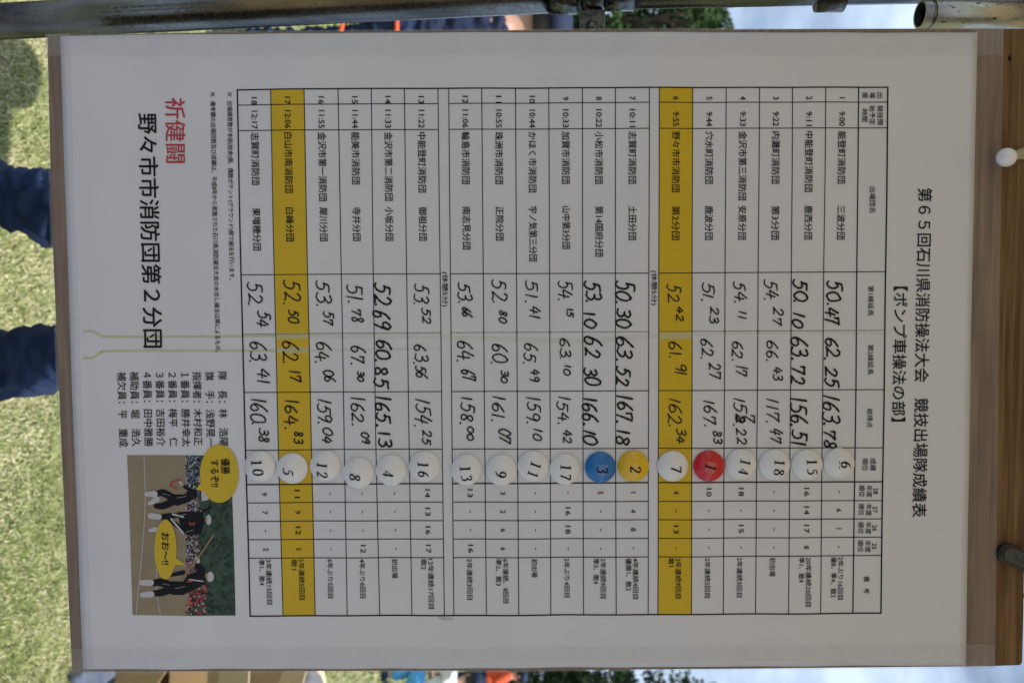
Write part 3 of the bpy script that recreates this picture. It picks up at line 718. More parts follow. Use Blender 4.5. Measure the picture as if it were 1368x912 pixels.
# yellow rows
for i in (1, 14):
    q = Print(.0010); pts = []; K = 9
    for k in range(K):
        for t in np.linspace(0, 1, 40):
            y = CY(0, 600) * (1 - t) + CY(12, 600) * t; x = RX(i, y) * (1 - k / (K - 1)) + RX(i + 1, y) * k / (K - 1); y = CY(0, x) * (1 - t) + CY(12, x) * t
            pts.append((RX(i, y) * (1 - k / (K - 1)) + RX(i + 1, y) * k / (K - 1), y))
    q.add(pts, [(a * 40 + k, a * 40 + k + 1, a * 40 + 41 + k, a * 40 + 40 + k) for a in range(K - 1) for k in range(39)]); q.out('yellow_row', 'yellow_ink')
g = Print(.0012)
for i in range(22):
    w = 1.9 if i in (0, 21) else (1.6 if i == 20 else 1.15)
    y0 = CY(0, RX(i, 120)); y1 = CY(12, RX(i, 820)); g.ribbon([(RX(i, y), y) for y in np.linspace(y0, y1, 22)], w, False)
for j in range(13):
    w = {0: 1.7, 12: 1.7, 7: 1.7}.get(j, 1.1)
    if j in (0, 12):
        xs = np.linspace(RX(0, 120 if j == 0 else 820) - .9, RX(21, 120 if j == 0 else 820) + .9, 50); g.ribbon([(x, CY(j, x)) for x in xs], w, False); continue
    for a, b in SEG:
        y = CY(j, 600); xa, xb = RX(a, y), RX(b, y)
        if j == 4:
            x = xa
            while x < xb: g.ribbon([(x, CY(j, x)), (x + 1.9, CY(j, x))], 1.0, False); x += 3.4
        else:
            xs = np.linspace(xa, xb, 30); g.ribbon([(x, CY(j, x)) for x in xs], w, False)
g.out('table_grid', 'ink', kind='stuff')

# --- printed text
_cache = {}
def glyphs(s, bold=0.0, res=2):
    k = (s, bold, res)
    if k in _cache: return _cache[k]
    c = bpy.data.curves.new('t', 'FONT'); c.body = s; c.resolution_u = res; c.offset = bold
    o = bpy.data.objects.new('t', c); C.objects.link(o)
    dg = bpy.context.evaluated_depsgraph_get(); m = bpy.data.meshes.new_from_object(o.evaluated_get(dg))
    v = np.zeros(len(m.vertices) * 3); m.vertices.foreach_get('co', v); v = v.reshape(-1, 3)[:, :2]
    f = [tuple(p.vertices) for p in m.polygons]
    bpy.data.objects.remove(o); bpy.data.curves.remove(c); bpy.data.meshes.remove(m)
    _cache[k] = (v, f); return v, f
REFK = glyphs('国')[0]; KC, KH = (REFK[:, 1].max() + REFK[:, 1].min()) / 2, REFK[:, 1].max() - REFK[:, 1].min()
REFD = glyphs('0')[0]; DC, DH = (REFD[:, 1].max() + REFD[:, 1].min()) / 2, REFD[:, 1].max() - REFD[:, 1].min()
def text(pr, s, x0, y0, y1=None, h=10., x1=None, bold=.012, digit=False, center=False, res=2):
    """text running down the photograph (the poster is photographed sideways): line centre x0..x1, extent y0..y1"""
    v, f = glyphs(s, 0.0, res)
    if len(v) == 0: return
    c, H = (DC, DH) if digit else (KC, KH)
    sc = h / H; mn, mx_ = v[:, 0].min(), v[:, 0].max()
    if y1 is None:
        L = (mx_ - mn) * sc
        if center: y0 = y0 - L / 2
        y1 = y0 + L
    t = (v[:, 0] - mn) / max(1e-6, mx_ - mn); yy = y0 + t * (y1 - y0); x1 = x0 if x1 is None else x1
    xx = x0 + t * (x1 - x0) + (v[:, 1] - c) * sc
    # weight: the outline laid three times, a hair apart
    for k in range(3):
        q = 2.1 * k; pr.add(np.stack([xx + bold * sc * math.cos(q), yy + bold * sc * math.sin(q)], 1), f, k * 1.2e-5)

ROWS = [  # index of left border, no, time, brigade, branch, past ranks, remark lines with their lower ends
    (19, '1', '9:00', '能登町消防団', '三波分団', '-61-', [('2年ぶり16回目', 799), ('優8、準4、敢2', 796)]),
    (18, '2', '9:11', '中能登町消防団', '鹿西分団', ('16', '14', '17', '8'), [('20年連続20回目', 808), ('準1、敢4', 775.7)]),
    (17, '3', '9:22', '内灘町消防団', '第3分団', '----', [('初出場', 768)]),
    (16, '4', '9:33', '金沢市第三消防団', '安原分団', ('18', '-', '15', '-'), [('2年連続3回目', 796)]),
    (15, '5', '9:44', '穴水町消防団', '鹿波分団', ('10', '-', '-', '-'), [('2年連続2回目', 796.3)]),
    (14, '6', '9:55', '野々市市消防団', '第2分団', ('4', '-', '13', '-'), [('2年連続9回目', 797), ('敢1', 755)]),
    (12, '7', '10:11', '志賀町消防団', '土田分団', '148-', [('4年連続4回目', 798), ('優勝1、敢2', 787)]),
    (11, '8', '10:22', '小松市消防団', '第14国府分団', '5---', [('2年連続9回目', 797), ('準3、敢4', 778)]),
    (10, '9', '10:33', '加賀市消防団', '山中第3分団', ('-', '16', '18', '-'), [('2年ぶり4回目', 796)]),
    (9, '10', '10:44', 'かほく市消防団', '宇ノ気第三分団', '----', [('初出場', 769)]),
    (8, '11', '10:55', '珠洲市消防団', '正院分団', '3266', [('6年連続、8回目', 803), ('準2、敢3', 780)]),
    (7, '12', '11:06', '輪島市消防団', '南志見分団', ('13', '-', '-', '16'), [('2年連続3回目', 799)]),
    (5, '13', '11:22', '中能登町消防団', '御祖分団', ('14', '13', '16', '17'), [('12年連続17回目', 811), ('敢2', 759)]),
    (4, '14', '11:33', '金沢市第二消防団', '小坂分団', '----', [('初出場', 771)]),
    (3, '15', '11:44', '能美市消防団', '寺井分団', ('-', '-', '-', '12'), [('4年ぶり6回目', 797)]),
    (2, '16', '11:55', '金沢市第一消防団', '犀川分団', '----', [('6年ぶり5回目', 797)]),
    (1, '17', '12:06', '白山市南消防団', '白峰分団', ('11', '9', '12', '5'), [('5年連続5回目', 799.5), ('敢1', 760)]),
    (0, '18', '12:17', '志賀町消防団', '東増穂分団', ('9', '7', '-', '2'), [('3年連続15回目', 805.5), ('準1、敢4', 780)])]
BIG = {'第14国府分団': 67, '山中第3分団': 56.5, '宇ノ気第三分団': 73, '南志見分団': 57, '東増穂分団': 56.5}
for i, no, tm, br, bn, ranks, rem in ROWS:
    def put(name, *a, **k):
        pr = Print(.0014); text(pr, *a, **k); pr.out(name, 'ink')
    x = rowmid(i, 130); dy = CY(0, x) - 118
    yc = 132.3 + dy if len(no) == 1 else 133.2 + dy
    put('row_number', no, x, *((yc, None) if len(no) == 1 else (yc - 4.9, yc + 4.9)), 7.6, digit=True, center=len(no) == 1)
    put('start_time', tm, rowmid(i, 160), (147.0 if len(tm) > 4 else 150.4) + dy * .7, 170.8 + dy * .8 if len(tm) > 4 else 169.6 + dy * .8, 7.8, digit=True)
    k = 69.5 if len(br) == 6 else (80.5 if len(br) == 7 else 91.5)
    y0 = 176.6 + dy * .55; put('brigade_name', br, rowmid(i, y0) - .2, y0, y0 + k, 10.4, rowmid(i, y0 + k) - .2)
    y0 = 275.6 + dy * 1.0; L = BIG.get(bn, 45.0); put('branch_name', bn, rowmid(i, y0), y0, y0 + L, 10.4, rowmid(i, y0 + L))
    for q, t in enumerate(ranks):
        ym = (CY(7 + q, x) + CY(8 + q, x)) / 2 + .6; xm = rowmid(i, ym) + 1.6
        if t == '-':
            pr = Print(.0014); pr.ribbon([(xm, ym - 1.6), (xm, ym + 1.6)], 1.0, False); pr.out('past_rank', 'ink')
        elif len(t) == 2: put('past_rank', t, xm, ym - 5.4, ym + 5.4, 6.8, digit=True)
        else: put('past_rank', t, xm, ym, None, 6.8, digit=True, center=True)
    for q, (t, ye) in enumerate(rem):
        xo = (4.4, -4.9)[q] if len(rem) == 2 else -.3
        ys = CY(11, x) + 1.6; put('remark', t, rowmid(i, ys) + xo, ys, ye, 7.5, rowmid(i, ye) + xo, bold=.01)
# gaps
pr = Print(.0014); text(pr, '(休憩5分)', 873.4, 361.5, 407.5, 7.6, 873.2); pr.out('break_note', 'ink')
pr = Print(.0014); text(pr, '(休憩5分)', 594.6, 363.5, 409.5, 7.6, 595.0); pr.out('break_note', 'ink')
# header
def head(s_, *a, **k):
    pr = Print(.0014); text(pr, s_, *a, **k); pr.out('header_text', 'ink')
for s_, x, y0, y1 in (('出', 1174, 124.3, 132), ('場', 1164, 124.3, 132), ('順', 1154.3, 124.3, 132), ('競技開', 1174.3, 142, 167.8), ('始予定', 1163.8, 142, 167.5), ('時間', 1153.8, 146.5, 163.5),
                   ('成績', 1164.2, 611, 627.5), ('順位', 1153.8, 611, 627.5)):
    head(s_, x, y0, y1, 7.4, bold=.008)
head('出場団名', 1163.6, 250, 284.5, 7.6, 1163.6, bold=.008)
head('第1線延長', 1161.6, 382, 421.7, 7.2, 1161.2, bold=.008); head('第2線延長', 1161, 460, 500, 7.2, 1160.6, bold=.008); head('総得点', 1159.6, 545, 570, 7.2, bold=.008)
for q, s_ in enumerate(('28', '27', '26', '25')):
    ym = (CY(7 + q, 1160) + CY(8 + q, 1160)) / 2 - .3; sx = 1168 - q * .55
    head(s_, sx, ym, None, 6.2, digit=True, center=True); head('年度', sx - 8.6, ym - 7.6, ym + 8.3, 7.2, bold=.008); head('順位', sx - 18.4, ym - 7.8, ym + 7.8, 7.2, bold=.008)
head('備　考', 1156, 768, 791, 7.4, 1156, bold=.008)
# titles
pr = Print(.0014); text(pr, '第６５回石川県消防操法大会　競技出場隊成績表', 1233.0, 252, 689.7, 18.2, 1226.5, bold=.010, res=4); pr.out('title', 'ink')
pr = Print(.0014); text(pr, '【ポンプ車操法の部】', 1200.8, 383, 562, 17.6, 1197.6, bold=.010, res=4); pr.out('subtitle', 'ink')
pr = Print(.0014); text(pr, '祈健闘', 234.6, 131.8, 218.3, 25.2, 235.6, bold=.006, res=4); pr.out('wish_text', 'red_ink')
pr = Print(.0014); text(pr, '野々市市消防団第２分団', 197.6, 152.6, 464, 24.0, 205.2, bold=.016, res=4); pr.out('brigade_text', 'ink')
def komejirushi(pr, x, y, r=2.9):
    pr.ribbon([(x - r, y - r), (x + r, y + r)], .7, False); pr.ribbon([(x - r, y + r), (x + r, y - r)], .7, False)
    for a, b in ((1, 0), (-1, 0), (0, 1), (0, -1)): pr.ribbon([(x + a * r * .75 - .4, y + b * r * .75), (x + a * r * .75 + .4, y + b * r * .75)], .9, False)
pr = Print(.0014); komejirushi(pr, 307.6, 127); text(pr, '出場順奇数が本部(校舎)側、偶数がテント(グラウンド)側で操法を行います。', 307.5, 136, 374, 6.8, 311.2, bold=.010); pr.out('footnote', 'ink')
pr = Print(.0014); komejirushi(pr, 285.0, 127); text(pr, '備考欄の出場回数及び成績は、平成8年から実施された石川県消防操法大会の水出し操法以降によるもの。', 285.1, 136, 470.7, 6.8, 292.7, bold=.010); pr.out('footnote', 'ink')
for s, a, b, y0, y1 in (('隊　長：林　浩陽', 298.4, 300.7, 496, 594.6), ('旗　手：浅野晃一', 281.6, 283.6, 496, 595), ('指揮者：木村和正', 264.6, 266.8, 496, 593.5), ('１番員：勝井幸太', 248.2, 250.8, 497, 595.5),
                        ('２番員：梅平　仁', 231.2, 233.6, 497, 595), ('３番員：吉田裕介', 214.3, 216.6, 497, 595), ('４番員：田中雅勝', 197.7, 200, 497, 595.5), ('補助員：堀　浩久', 180.6, 183.6, 496, 595.8), ('補欠員：平　重成', 164, 166.8, 496.5, 596)):
    pr = Print(.0014); text(pr, s, a, y0, y1, 11.2, b, bold=.008, res=3); pr.out('member_line', 'ink')

# --- handwriting: pen strokes
def catmull(P, n=6):
    P = [np.array(p, float) for p in P]
    if len(P) < 3: return [P[0] + (P[1] - P[0]) * t for t in np.linspace(0, 1, 4)]
    Q = [2 * P[0] - P[1]] + P + [2 * P[-1] - P[-2]]; out = []
    for i in range(1, len(Q) - 2):
        for t in np.linspace(0, 1, n, endpoint=False):
            a, b, c, d = Q[i - 1], Q[i], Q[i + 1], Q[i + 2]
            out.append(.5 * ((2 * b) + (c - a) * t + (2 * a - 5 * b + 4 * c - d) * t * t + (3 * b - a - 3 * c + d) * t ** 3))
    return out + [P[-1]]
HW = {'0': (.62, [[(.34, .97), (.12, .78), (.04, .42), (.16, .08), (.36, .03), (.55, .24), (.58, .62), (.44, .92), (.28, .95)]]),
      '1': (.30, [[(.12, .98), (.10, .02)]]),
      '2': (.62, [[(.08, .78), (.24, .98), (.46, .88), (.48, .64), (.30, .32), (.05, .04)], [(.05, .04), (.32, .08), (.58, .05)]]),
      '3': (.60, [[(.10, .88), (.34, .99), (.50, .80), (.40, .60), (.22, .53)], [(.22, .53), (.46, .50), (.54, .26), (.36, .03), (.06, .08)]]),
      '4': (.64, [[(.30, .96), (.16, .62), (.06, .36), (.30, .34), (.60, .40)], [(.44, .72), (.42, .36), (.38, .0)]]),
      '5': (.62, [[(.18, .92), (.12, .56)], [(.12, .56), (.32, .64), (.50, .46), (.46, .16), (.24, .0), (.04, .08)], [(.18, .93), (.38, .97), (.58, .96)]]),
      '6': (.60, [[(.46, .98), (.22, .72), (.07, .34), (.16, .06), (.38, .03), (.52, .22), (.42, .44), (.22, .42), (.09, .26)]]),
      '7': (.64, [[(.08, .92), (.08, .62)], [(.08, .93), (.34, .93), (.56, .96)], [(.56, .96), (.38, .50), (.26, .0)]]),
      '8': (.60, [[(.46, .80), (.30, .98), (.12, .84), (.22, .58), (.44, .34), (.44, .10), (.22, .02), (.08, .20), (.20, .44), (.42, .62), (.46, .84)]]),
      '9': (.60, [[(.50, .82), (.32, .98), (.10, .82), (.12, .58), (.34, .54), (.50, .76)], [(.50, .86), (.46, .44), (.36, .02)]]),
      '.': (.13, [[(.03, .04), (.06, .03)]])}
GAP = .075
def hand(pr, s, xl, xr, y0, y1, w, slant=.16):
    adv = [HW[c][0] + GAP for c in s]; tot = sum(adv) - GAP; H = xr - xl; cx = 0; slant += random.uniform(-.07, .09)
    for c, a in zip(s, adv):
        jx, jy, sx = random.uniform(-.05, .05), random.uniform(-.07, .07), random.uniform(.86, 1.10)
        for st in HW[c][1]:
            P = [(px + random.uniform(-.034, .034), py + random.uniform(-.03, .03)) for px, py in st] if c != '.' else st
            P = catmull(P, 5)
            q = [(xl + (gy * sx + jy) * H, y0 + (cx + gx + jx) / tot * (y1 - y0) + (slant * (gy - .5)) * H) for gx, gy in P]
            ww = w * (1.25 if c == '.' else 1)
            n = len(q); W_ = [ww * (1 + .14 * math.sin(k * 1.7 + cx * 9) - .18 * (k / max(1, n - 1)) ** 2) for k in range(n)]
            pr.ribbon(q, W_)
        cx += a
def Rg(ox, oy, k): return lambda L: [(s, ox + a / k, ox + b / k, oy + c / k, oy + d / k) for s, a, b, c, d in L]
r6, r5, r4 = Rg(912, 304, 3.), Rg(456, 304, 3.), Rg(0, 304, 3.)
ra, rb = Rg(870, 365, 6.08), Rg(870, 500, 6.08)
SCORES = [
 (2.6, r6([('50.', 572, 633, 215, 312), ('47', 565, 628, 320, 392), ('62.', 567, 622, 437, 535), ('25', 567, 618, 558, 640), ('163.', 557, 622, 677, 795), ('78', 560, 614, 808, 885)])),
 (2.7, r6([('50.', 440, 497, 213, 305), ('10', 437, 487, 345, 402), ('63.', 430, 494, 437, 532), ('72', 430, 487, 553, 633), ('156.', 427, 490, 683, 795), ('51', 432, 490, 812, 875)])),
 (1.95, r6([('54.', 326, 382, 212, 300), ('27', 360, 397, 322, 390), ('66.', 332, 376, 450, 538), ('43', 357, 395, 557, 612), ('117.', 332, 380, 685, 788), ('47', 348, 397, 803, 860)])),
 (1.95, r6([('54.', 202, 256, 220, 306), ('11', 222, 254, 335, 370), ('62.', 195, 245, 453, 537), ('17', 210, 258, 556, 595), ('15', 199, 250, 680, 742), ('8', 208, 246, 742, 782), ('2', 208, 246, 744, 784), ('7', 247, 292, 745, 780), ('.', 200, 240, 790, 800), ('22', 213, 250, 805, 868)])),
 (1.95, r6([('51.', 75, 125, 218, 302), ('23', 107, 142, 322, 385), ('62.', 70, 120, 447, 527), ('27', 103, 145, 540, 605), ('167.', 82, 133, 690, 795), ('83', 119, 155, 812, 865)])),
 (1.85, ra([('52.', 130, 240, 92, 250), ('42', 200, 258, 275, 392), ('61.', 140, 235, 550, 690), ('91', 190, 278, 725, 838)]) + rb([('162.', 135, 240, 195, 430), ('34', 203, 278, 440, 560)])),
 (2.75, r5([('50.', 1102, 1172, 213, 307), ('30', 1102, 1160, 325, 402), ('63.', 1102, 1170, 437, 538), ('52', 1102, 1160, 560, 635), ('167.', 1102, 1168, 674, 782), ('18', 1102, 1157, 808, 875)])),
 (2.75, r5([('53.', 977, 1050, 215, 307), ('10', 973, 1018, 340, 400), ('62', 970, 1040, 440, 520), ('30', 970, 1030, 560, 630), ('166.', 968, 1032, 680, 792), ('10', 968, 1022, 808, 870)])),
 (1.95, r5([('54.', 868, 920, 212, 298), ('15', 902, 930, 322, 362), ('63.', 877, 920, 443, 530), ('10', 892, 920, 548, 590), ('154.', 866, 912, 677, 787), ('42', 888, 925, 807, 862)])),
 (1.95, r5([('51.', 740, 795, 215, 302), ('41', 754, 797, 318, 365), ('65.', 730, 783, 462, 547), ('49', 757, 792, 568, 615), ('159.', 742, 797, 677, 787), ('10', 768, 800, 805, 850)])),
 (2.05, r5([('52.', 605, 665, 210, 307), ('80', 632, 663, 335, 385), ('60.', 600, 660, 462, 552), ('30', 640, 668, 570, 620), ('161.', 602, 655, 674, 780), ('07', 632, 677, 805, 860)])),
 (2.05, r5([('53.', 470, 523, 222, 307), ('66', 487, 525, 322, 358), ('64.', 463, 525, 452, 542), ('67', 484, 535, 570, 610), ('158.', 478, 528, 678, 792), ('00', 505, 530, 797, 850)])),
 (2.0, r5([('53.', 295, 350, 230, 313), ('52', 325, 360, 325, 385), ('63.', 294, 345, 467, 547), ('56', 300, 345, 552, 605), ('154.', 298, 366, 687, 802), ('25', 328, 365, 812, 867)])),
 (2.75, r5([('52.', 135, 205, 225, 322), ('69', 128, 200, 335, 405), ('60.', 140, 198, 450, 543), ('85', 137, 190, 557, 645), ('165.', 142, 205, 677, 797), ('13', 147, 200, 817, 877)])),
 (2.05, r5([('51.', 25, 90, 232, 308), ('78', 44, 88, 325, 380), ('67.', 37, 97, 470, 552), ('30', 67, 92, 575, 615), ('162.', 42, 95, 677, 792), ('09', 82, 118, 817, 863)])),
 (2.05, r4([('53.', 1268, 1325, 215, 322), ('57', 1297, 1338, 335, 392), ('64.', 1268, 1325, 460, 547), ('06', 1300, 1345, 570, 620), ('159.', 1276, 1332, 685, 792), ('04', 1295, 1340, 802, 862)])),
 (2.05, r4([('52.', 1138, 1200, 215, 312), ('50', 1158, 1200, 333, 380), ('62.', 1135, 1200, 455, 548), ('17', 1165, 1212, 575, 617), ('164.', 1144, 1200, 687, 807), ('83', 1183, 1215, 817, 862)])),
 (2.05, r4([('52.', 998, 1055, 220, 317), ('54', 1033, 1088, 335, 400), ('63.', 1005, 1073, 460, 545), ('41', 1033, 1085, 565, 630), ('160.', 1010, 1075, 682, 792), ('38', 1043, 1085, 805, 862)]))]
for w, toks in SCORES:
    for lo, hi in ((0, 441), (441, 520), (520, 700)):
        pr = Print(.0015)
        for t in toks:
            if lo <= (t[3] + t[4]) / 2 < hi: hand(pr, *t, w)
        pr.out('handwritten_score', 'pen')

# --- pale highlighter streaks and stains
pr = Print(.0011)
def streak(pts, w): pr.ribbon(catmull(pts, 6), w, False)
streak([(113, 442), (126, 442.5), (137, 448), (160, 449.5), (300, 449), (407, 448)], 3.6)
streak([(113, 478), (126, 477.5), (136, 471), (155, 468.5), (300, 468), (407, 468)], 3.6)
pr.out('highlighter_streak', 'stain', label='pale green double line near the lower edge of the sheet')
pr = Print(.00115)
for x0, x1 in ((368, 412), (880, 924)):
    pr.quad((x0 + 1, 444.5 if x0 < 500 else 443.8), (x1, 444 if x0 < 500 else 443.6), (x1, 452), (x0 + 1, 453), 8, 1)
pr.quad((369, 464), (413, 463), (413, 471), (369, 471.5), 8, 1)
pr.out('bleached_patch', 'stain_pale', kind='stuff')
M['stain_faint'] = clear('faint_ink', (.62, .66, .25), .10, .5)
pr = Print(.00105)
streak([(412, 448), (600, 450), (760, 455), (880, 448)], 7); streak([(412, 468), (520, 466), (590, 465)], 4); streak([(924, 447), (1050, 444), (1180, 445)], 4)
pr.out('faint_streak', 'stain_faint')
M['smudge'] = clear('smudge', (.10, .10, .10), .16, .6)
pr = Print(.0016)
for cx, cy, rx, ry in ((598, 824, 9, 2.2), (90.5 + 1.5, 206, 1.2, 1.2), (590, 822, 5, 3)):
    pr.poly([(cx + rx * math.cos(t), cy + ry * math.sin(t)) for t in np.linspace(0, 2 * math.pi, 16, endpoint=False)])
pr.out('smudge', 'smudge', kind='stuff')

# --- printed photograph with speech bubbles
ph = empty('printed_photo', (0, 0, 0)); ph.parent = poster; tag(ph, label='printed photograph of firefighters running on a sports ground')
def Z(x, y): return (160 + x / 3.8, 590 + y / 3.8)
def pp(name, mat, polys, off=.00115, label=None, kind=None):
    p = Print(off)
    for q in polys:
        if len(q) == 4: p.quad(*[Z(*a) for a in q], 24, 24)
        else: p.poly([Z(*a) for a in q])
    return p.out(name, mat, ph, label=label, kind=kind)
def ell(cx, cy, rx, ry, n=20, r=0):
    return [(cx + rx * math.cos(t) * math.cos(r) - ry * math.sin(t) * math.sin(r), cy + rx * math.cos(t) * math.sin(r) + ry * math.sin(t) * math.cos(r)) for t in np.linspace(0, 2 * math.pi, n, endpoint=False)]
pp('sand', 'print_sand', [[(43, 65), (350, 65), (362, 874), (72, 872)]], .00112)
pp('trees', 'print_green', [[(349, 65), (570, 65), (592, 876), (361, 874)]], .00112)
rng = random.Random(3); P = {k: [] for k in ('print_blue', 'print_white', 'print_red', 'print_grey', 'print_black')}
for k in range(1300):
    y = rng.uniform(66, 868); x = 345 + rng.random() ** 1.3 * (70 if y < 330 else 62 if y < 720 else 105)
    if y > 560 and y < 720 and x > 395: continue
    ms = ['print_blue', 'print_blue', 'print_white', 'print_grey', 'print_black'] if y < 270 else ['print_red', 'print_white', 'print_blue', 'print_grey', 'print_black'] if y < 720 else ['print_red', 'print_red', 'print_red', 'print_white', 'print_black']
    P[rng.choice(ms)].append(ell(x, y, rng.uniform(2, 8), rng.uniform(2, 5), 6, rng.uniform(0, 3)))
for k, q in P.items(): pp('crowd', k, q, .00116 + .00002 * list(P).index(k), kind='stuff')
for mt, n_, c_ in (('print_dark_leaf', 260, (.018, .042, .028)), ('print_light_leaf', 150, (.05, .09, .06))):
    M[mt] = simple('printed_leaf', c_, .5, spec=.25)
    pp('tree_texture', mt, [ell(rng.uniform(372, 560), rng.uniform(72, 868), rng.uniform(4, 16), rng.uniform(3, 12), 6, rng.uniform(0, 3)) for k in range(n_)], .00113 + .00001 * len(mt) * .1, kind='stuff')
pp('white_tent', 'print_white', [[(420, 225), (452, 238), (458, 290), (424, 296)]], .00130)
pr = Print(.00125)
for L in ([(128, 66), (134, 300), (118, 560), (96, 800), (90, 870)], [(193, 640), (196, 760), (214, 872)]): pr.ribbon([Z(*a) for a in catmull(L, 5)], .9, False)
pr.out('field_line', 'print_white', ph)
def limb(p, pts, w): p.ribbon([Z(*a) for a in catmull(pts, 5)], [q / 3.8 for q in np.interp(np.linspace(0, 1, (len(pts) - 1) * 5 + 1 if len(pts) > 2 else 4), np.linspace(0, 1, len(w)), w)])
def runner(legs, torso, arms, boots, head, num, extra=()):
    p = Print(.00150)
    for l, w in legs: limb(p, l, w)
    for a, w in arms: limb(p, a, w)
    p.poly([Z(*a) for a in torso]); p.out('dark_uniform', 'print_black', ph)
    p = Print(.00162)
    for b, w in boots: limb(p, b, w)
    for a, w in extra: limb(p, a, w)
    if head: p.poly([Z(*a) for a in ell(*head)])
    p.out('white_gear', 'print_white', ph, kind='stuff')
    if num:
        cx, cy, t = num; p = Print(.00174)
        v, f = glyphs(t, 0, 2); c = v.mean(0) if len(v) else 0; p.add([Z(cx + (a[1] - c[1]) * 44, cy + (a[0] - c[0]) * 44) for a in v], f); p.out('orange_number', 'print_orange', ph)
runner([([(190, 262), (225, 255), (285, 285)], [26, 36, 40]), ([(190, 322), (228, 320), (290, 290)], [26, 36, 40])], [(268, 262), (330, 262), (395, 232), (402, 268), (360, 300), (300, 320), (272, 312)],
       [([(380, 250), (340, 225), (318, 205)], [20, 16, 12])], [([(142, 262), (182, 262)], [24, 34]), ([(155, 310), (195, 288)], [18, 30])], None, None, [([(315, 200), (325, 212)], [14, 16])])
runner([([(208, 378), (255, 372), (300, 368)], [26, 30, 24]), ([(262, 392), (300, 420), (335, 448)], [22, 26, 22])], [(300, 352), (365, 346), (428, 352), (436, 392), (420, 462), (352, 470), (332, 452), (310, 400)],
       [([(420, 350), (445, 340), (470, 328)], [18, 14, 10])], [([(162, 372), (205, 376)], [30, 30]), ([(160, 444), (188, 440)], [18, 26])], (458, 390, 13, 26), (375, 408, '3'), [([(275, 362), (330, 375)], [9, 9]), ([(268, 386), (330, 458)], [9, 10])])
runner([([(168, 712), (215, 706), (265, 722)], [30, 40, 40]), ([(172, 762), (215, 758), (268, 740)], [26, 36, 40]), ([(250, 672), (330, 655)], [16, 24])], [(262, 700), (330, 700), (355, 668), (420, 640), (440, 655), (440, 715), (380, 745), (330, 768), (270, 768)],
       [([(425, 650), (405, 620), (398, 600)], [34, 30, 22])], [([(118, 708), (165, 708)], [26, 34]), ([(122, 770), (168, 766)], [26, 34])], (466, 678, 18, 26), (364, 700, '1'), [([(400, 585), (405, 600)], [22, 20]), ([(360, 690), (430, 700)], [6, 6])])
pr = Print(.00178)
for c_ in ((446, 386, 6, 12), (447, 672, 7, 12), (421, 345, 5, 5), (394, 598, 5, 5), (326, 212, 4, 5)): pr.poly([Z(*a) for a in ell(*c_, 10)])
pr.out('faces_and_hands', 'print_tan', ph, kind='stuff')
pr = Print(.00176)
for L_ in ([(300, 372), (345, 360)], [(290, 735), (340, 725)], [(225, 712), (262, 718)], [(222, 258), (262, 268)], [(382, 440), (345, 452)], [(300, 280), (345, 270)]): limb(pr, L_, [3, 3])
pr.out('uniform_crease', 'print_grey', ph, kind='stuff')
pr = Print(.00182); limb(pr, [(322, 692), (400, 590), (482, 468)], [7, 7, 7]); pr.out('wooden_pole', 'print_tan', ph)
pr = Print(.00182); limb(pr, [(300, 235), (262, 215), (285, 195), (320, 190)], [6, 6, 6]); pr.out('hose_loop', 'print_red', ph)
pr = Print(.00120); limb(pr, [(165, 440), (160, 530)], [14, 6]); pr.out('ground_shade', 'print_tan', ph)
def bubble(cx, cy, rx, ry, tail):
    p = Print(.00190); p.poly([Z(*a) for a in ell(cx, cy, rx, ry, 40)]); p.poly([Z(*a) for a in tail]); o = p.out('speech_bubble', 'bubble'); return o
bubble(513, 157, 97, 147, [(395, 236), (440, 175), (452, 250)])
pr = Print(.0022); text(pr, '優勝', 302.9, 611, 631.5, 11, 303.3, bold=.02); text(pr, 'するぞ!!', 288.8, 612.5, 648.5, 11, 289.4, bold=.02); pr.out('bubble_text', 'ink')
bubble(240, 540, 57, 150, [(346, 618), (262, 560), (285, 618)])
pr = Print(.0022); text(pr, 'おお〜!!', 222.8, 709.5, 752, 11, 223.4, bold=.02); pr.out('bubble_text', 'ink')

# ------------------------------------------------------------------ ribbed clear tape along the four edges
def strip(name_label, inner, outer, mat, off):
    """inner / outer: polylines (photograph measurements) of the strip's two long edges"""
    n = 60; t = np.linspace(0, 1, n); a = poly_at(outer, t); b = poly_at(inner, t); m = 6; P = []
    for k in range(m + 1):
        g_ = a * (1 - k / m) + b * k / m; P += list(loc3(g_[:, 0], g_[:, 1], off))
    f = [(k * n + i, k * n + i + 1, (k + 1) * n + i + 1, (k + 1) * n + i) for k in range(m) for i in range(n - 1)]
    e = empty('tape_strip', (0, 0, 0), name_label, 'tape', 'clear ribbed tape around the poster'); on_board(e)
    mesh('tape_film', P, f, M[mat], e, True)
strip('clear ribbed tape along the lower edge of the poster', [(96.5, 47.5), (103, 304), (115, 608), (127, 898)], [(63.2, 47.5), (69.5, 304), (82.5, 608), (96.2, 900.6)], 'tape_u', .0022)
strip('clear ribbed tape along the upper edge of the poster', [(1296, 40), (1290.5, 304), (1284.8, 608), (1279, 889)], [(1337.5, 39.5), (1334, 304), (1330, 608), (1325.3, 889.2)], 'tape_u', .0022)
strip('clear ribbed tape along the left edge of the poster', [(64.5, 77), (600, 75.5), (1336, 76)], [(63.5, 48.1), (300, 43.6), (600, 41.2), (912, 39.8), (1336, 38.6)], 'tape_v', .0026)
strip('clear ribbed tape along the right edge of the poster', [(95, 864), (600, 863), (1325, 857)], [(96.4, 896.2), (400, 895.7), (700, 894.7), (1000, 892.5), (1325.5, 889)], 'tape_v', .0026)

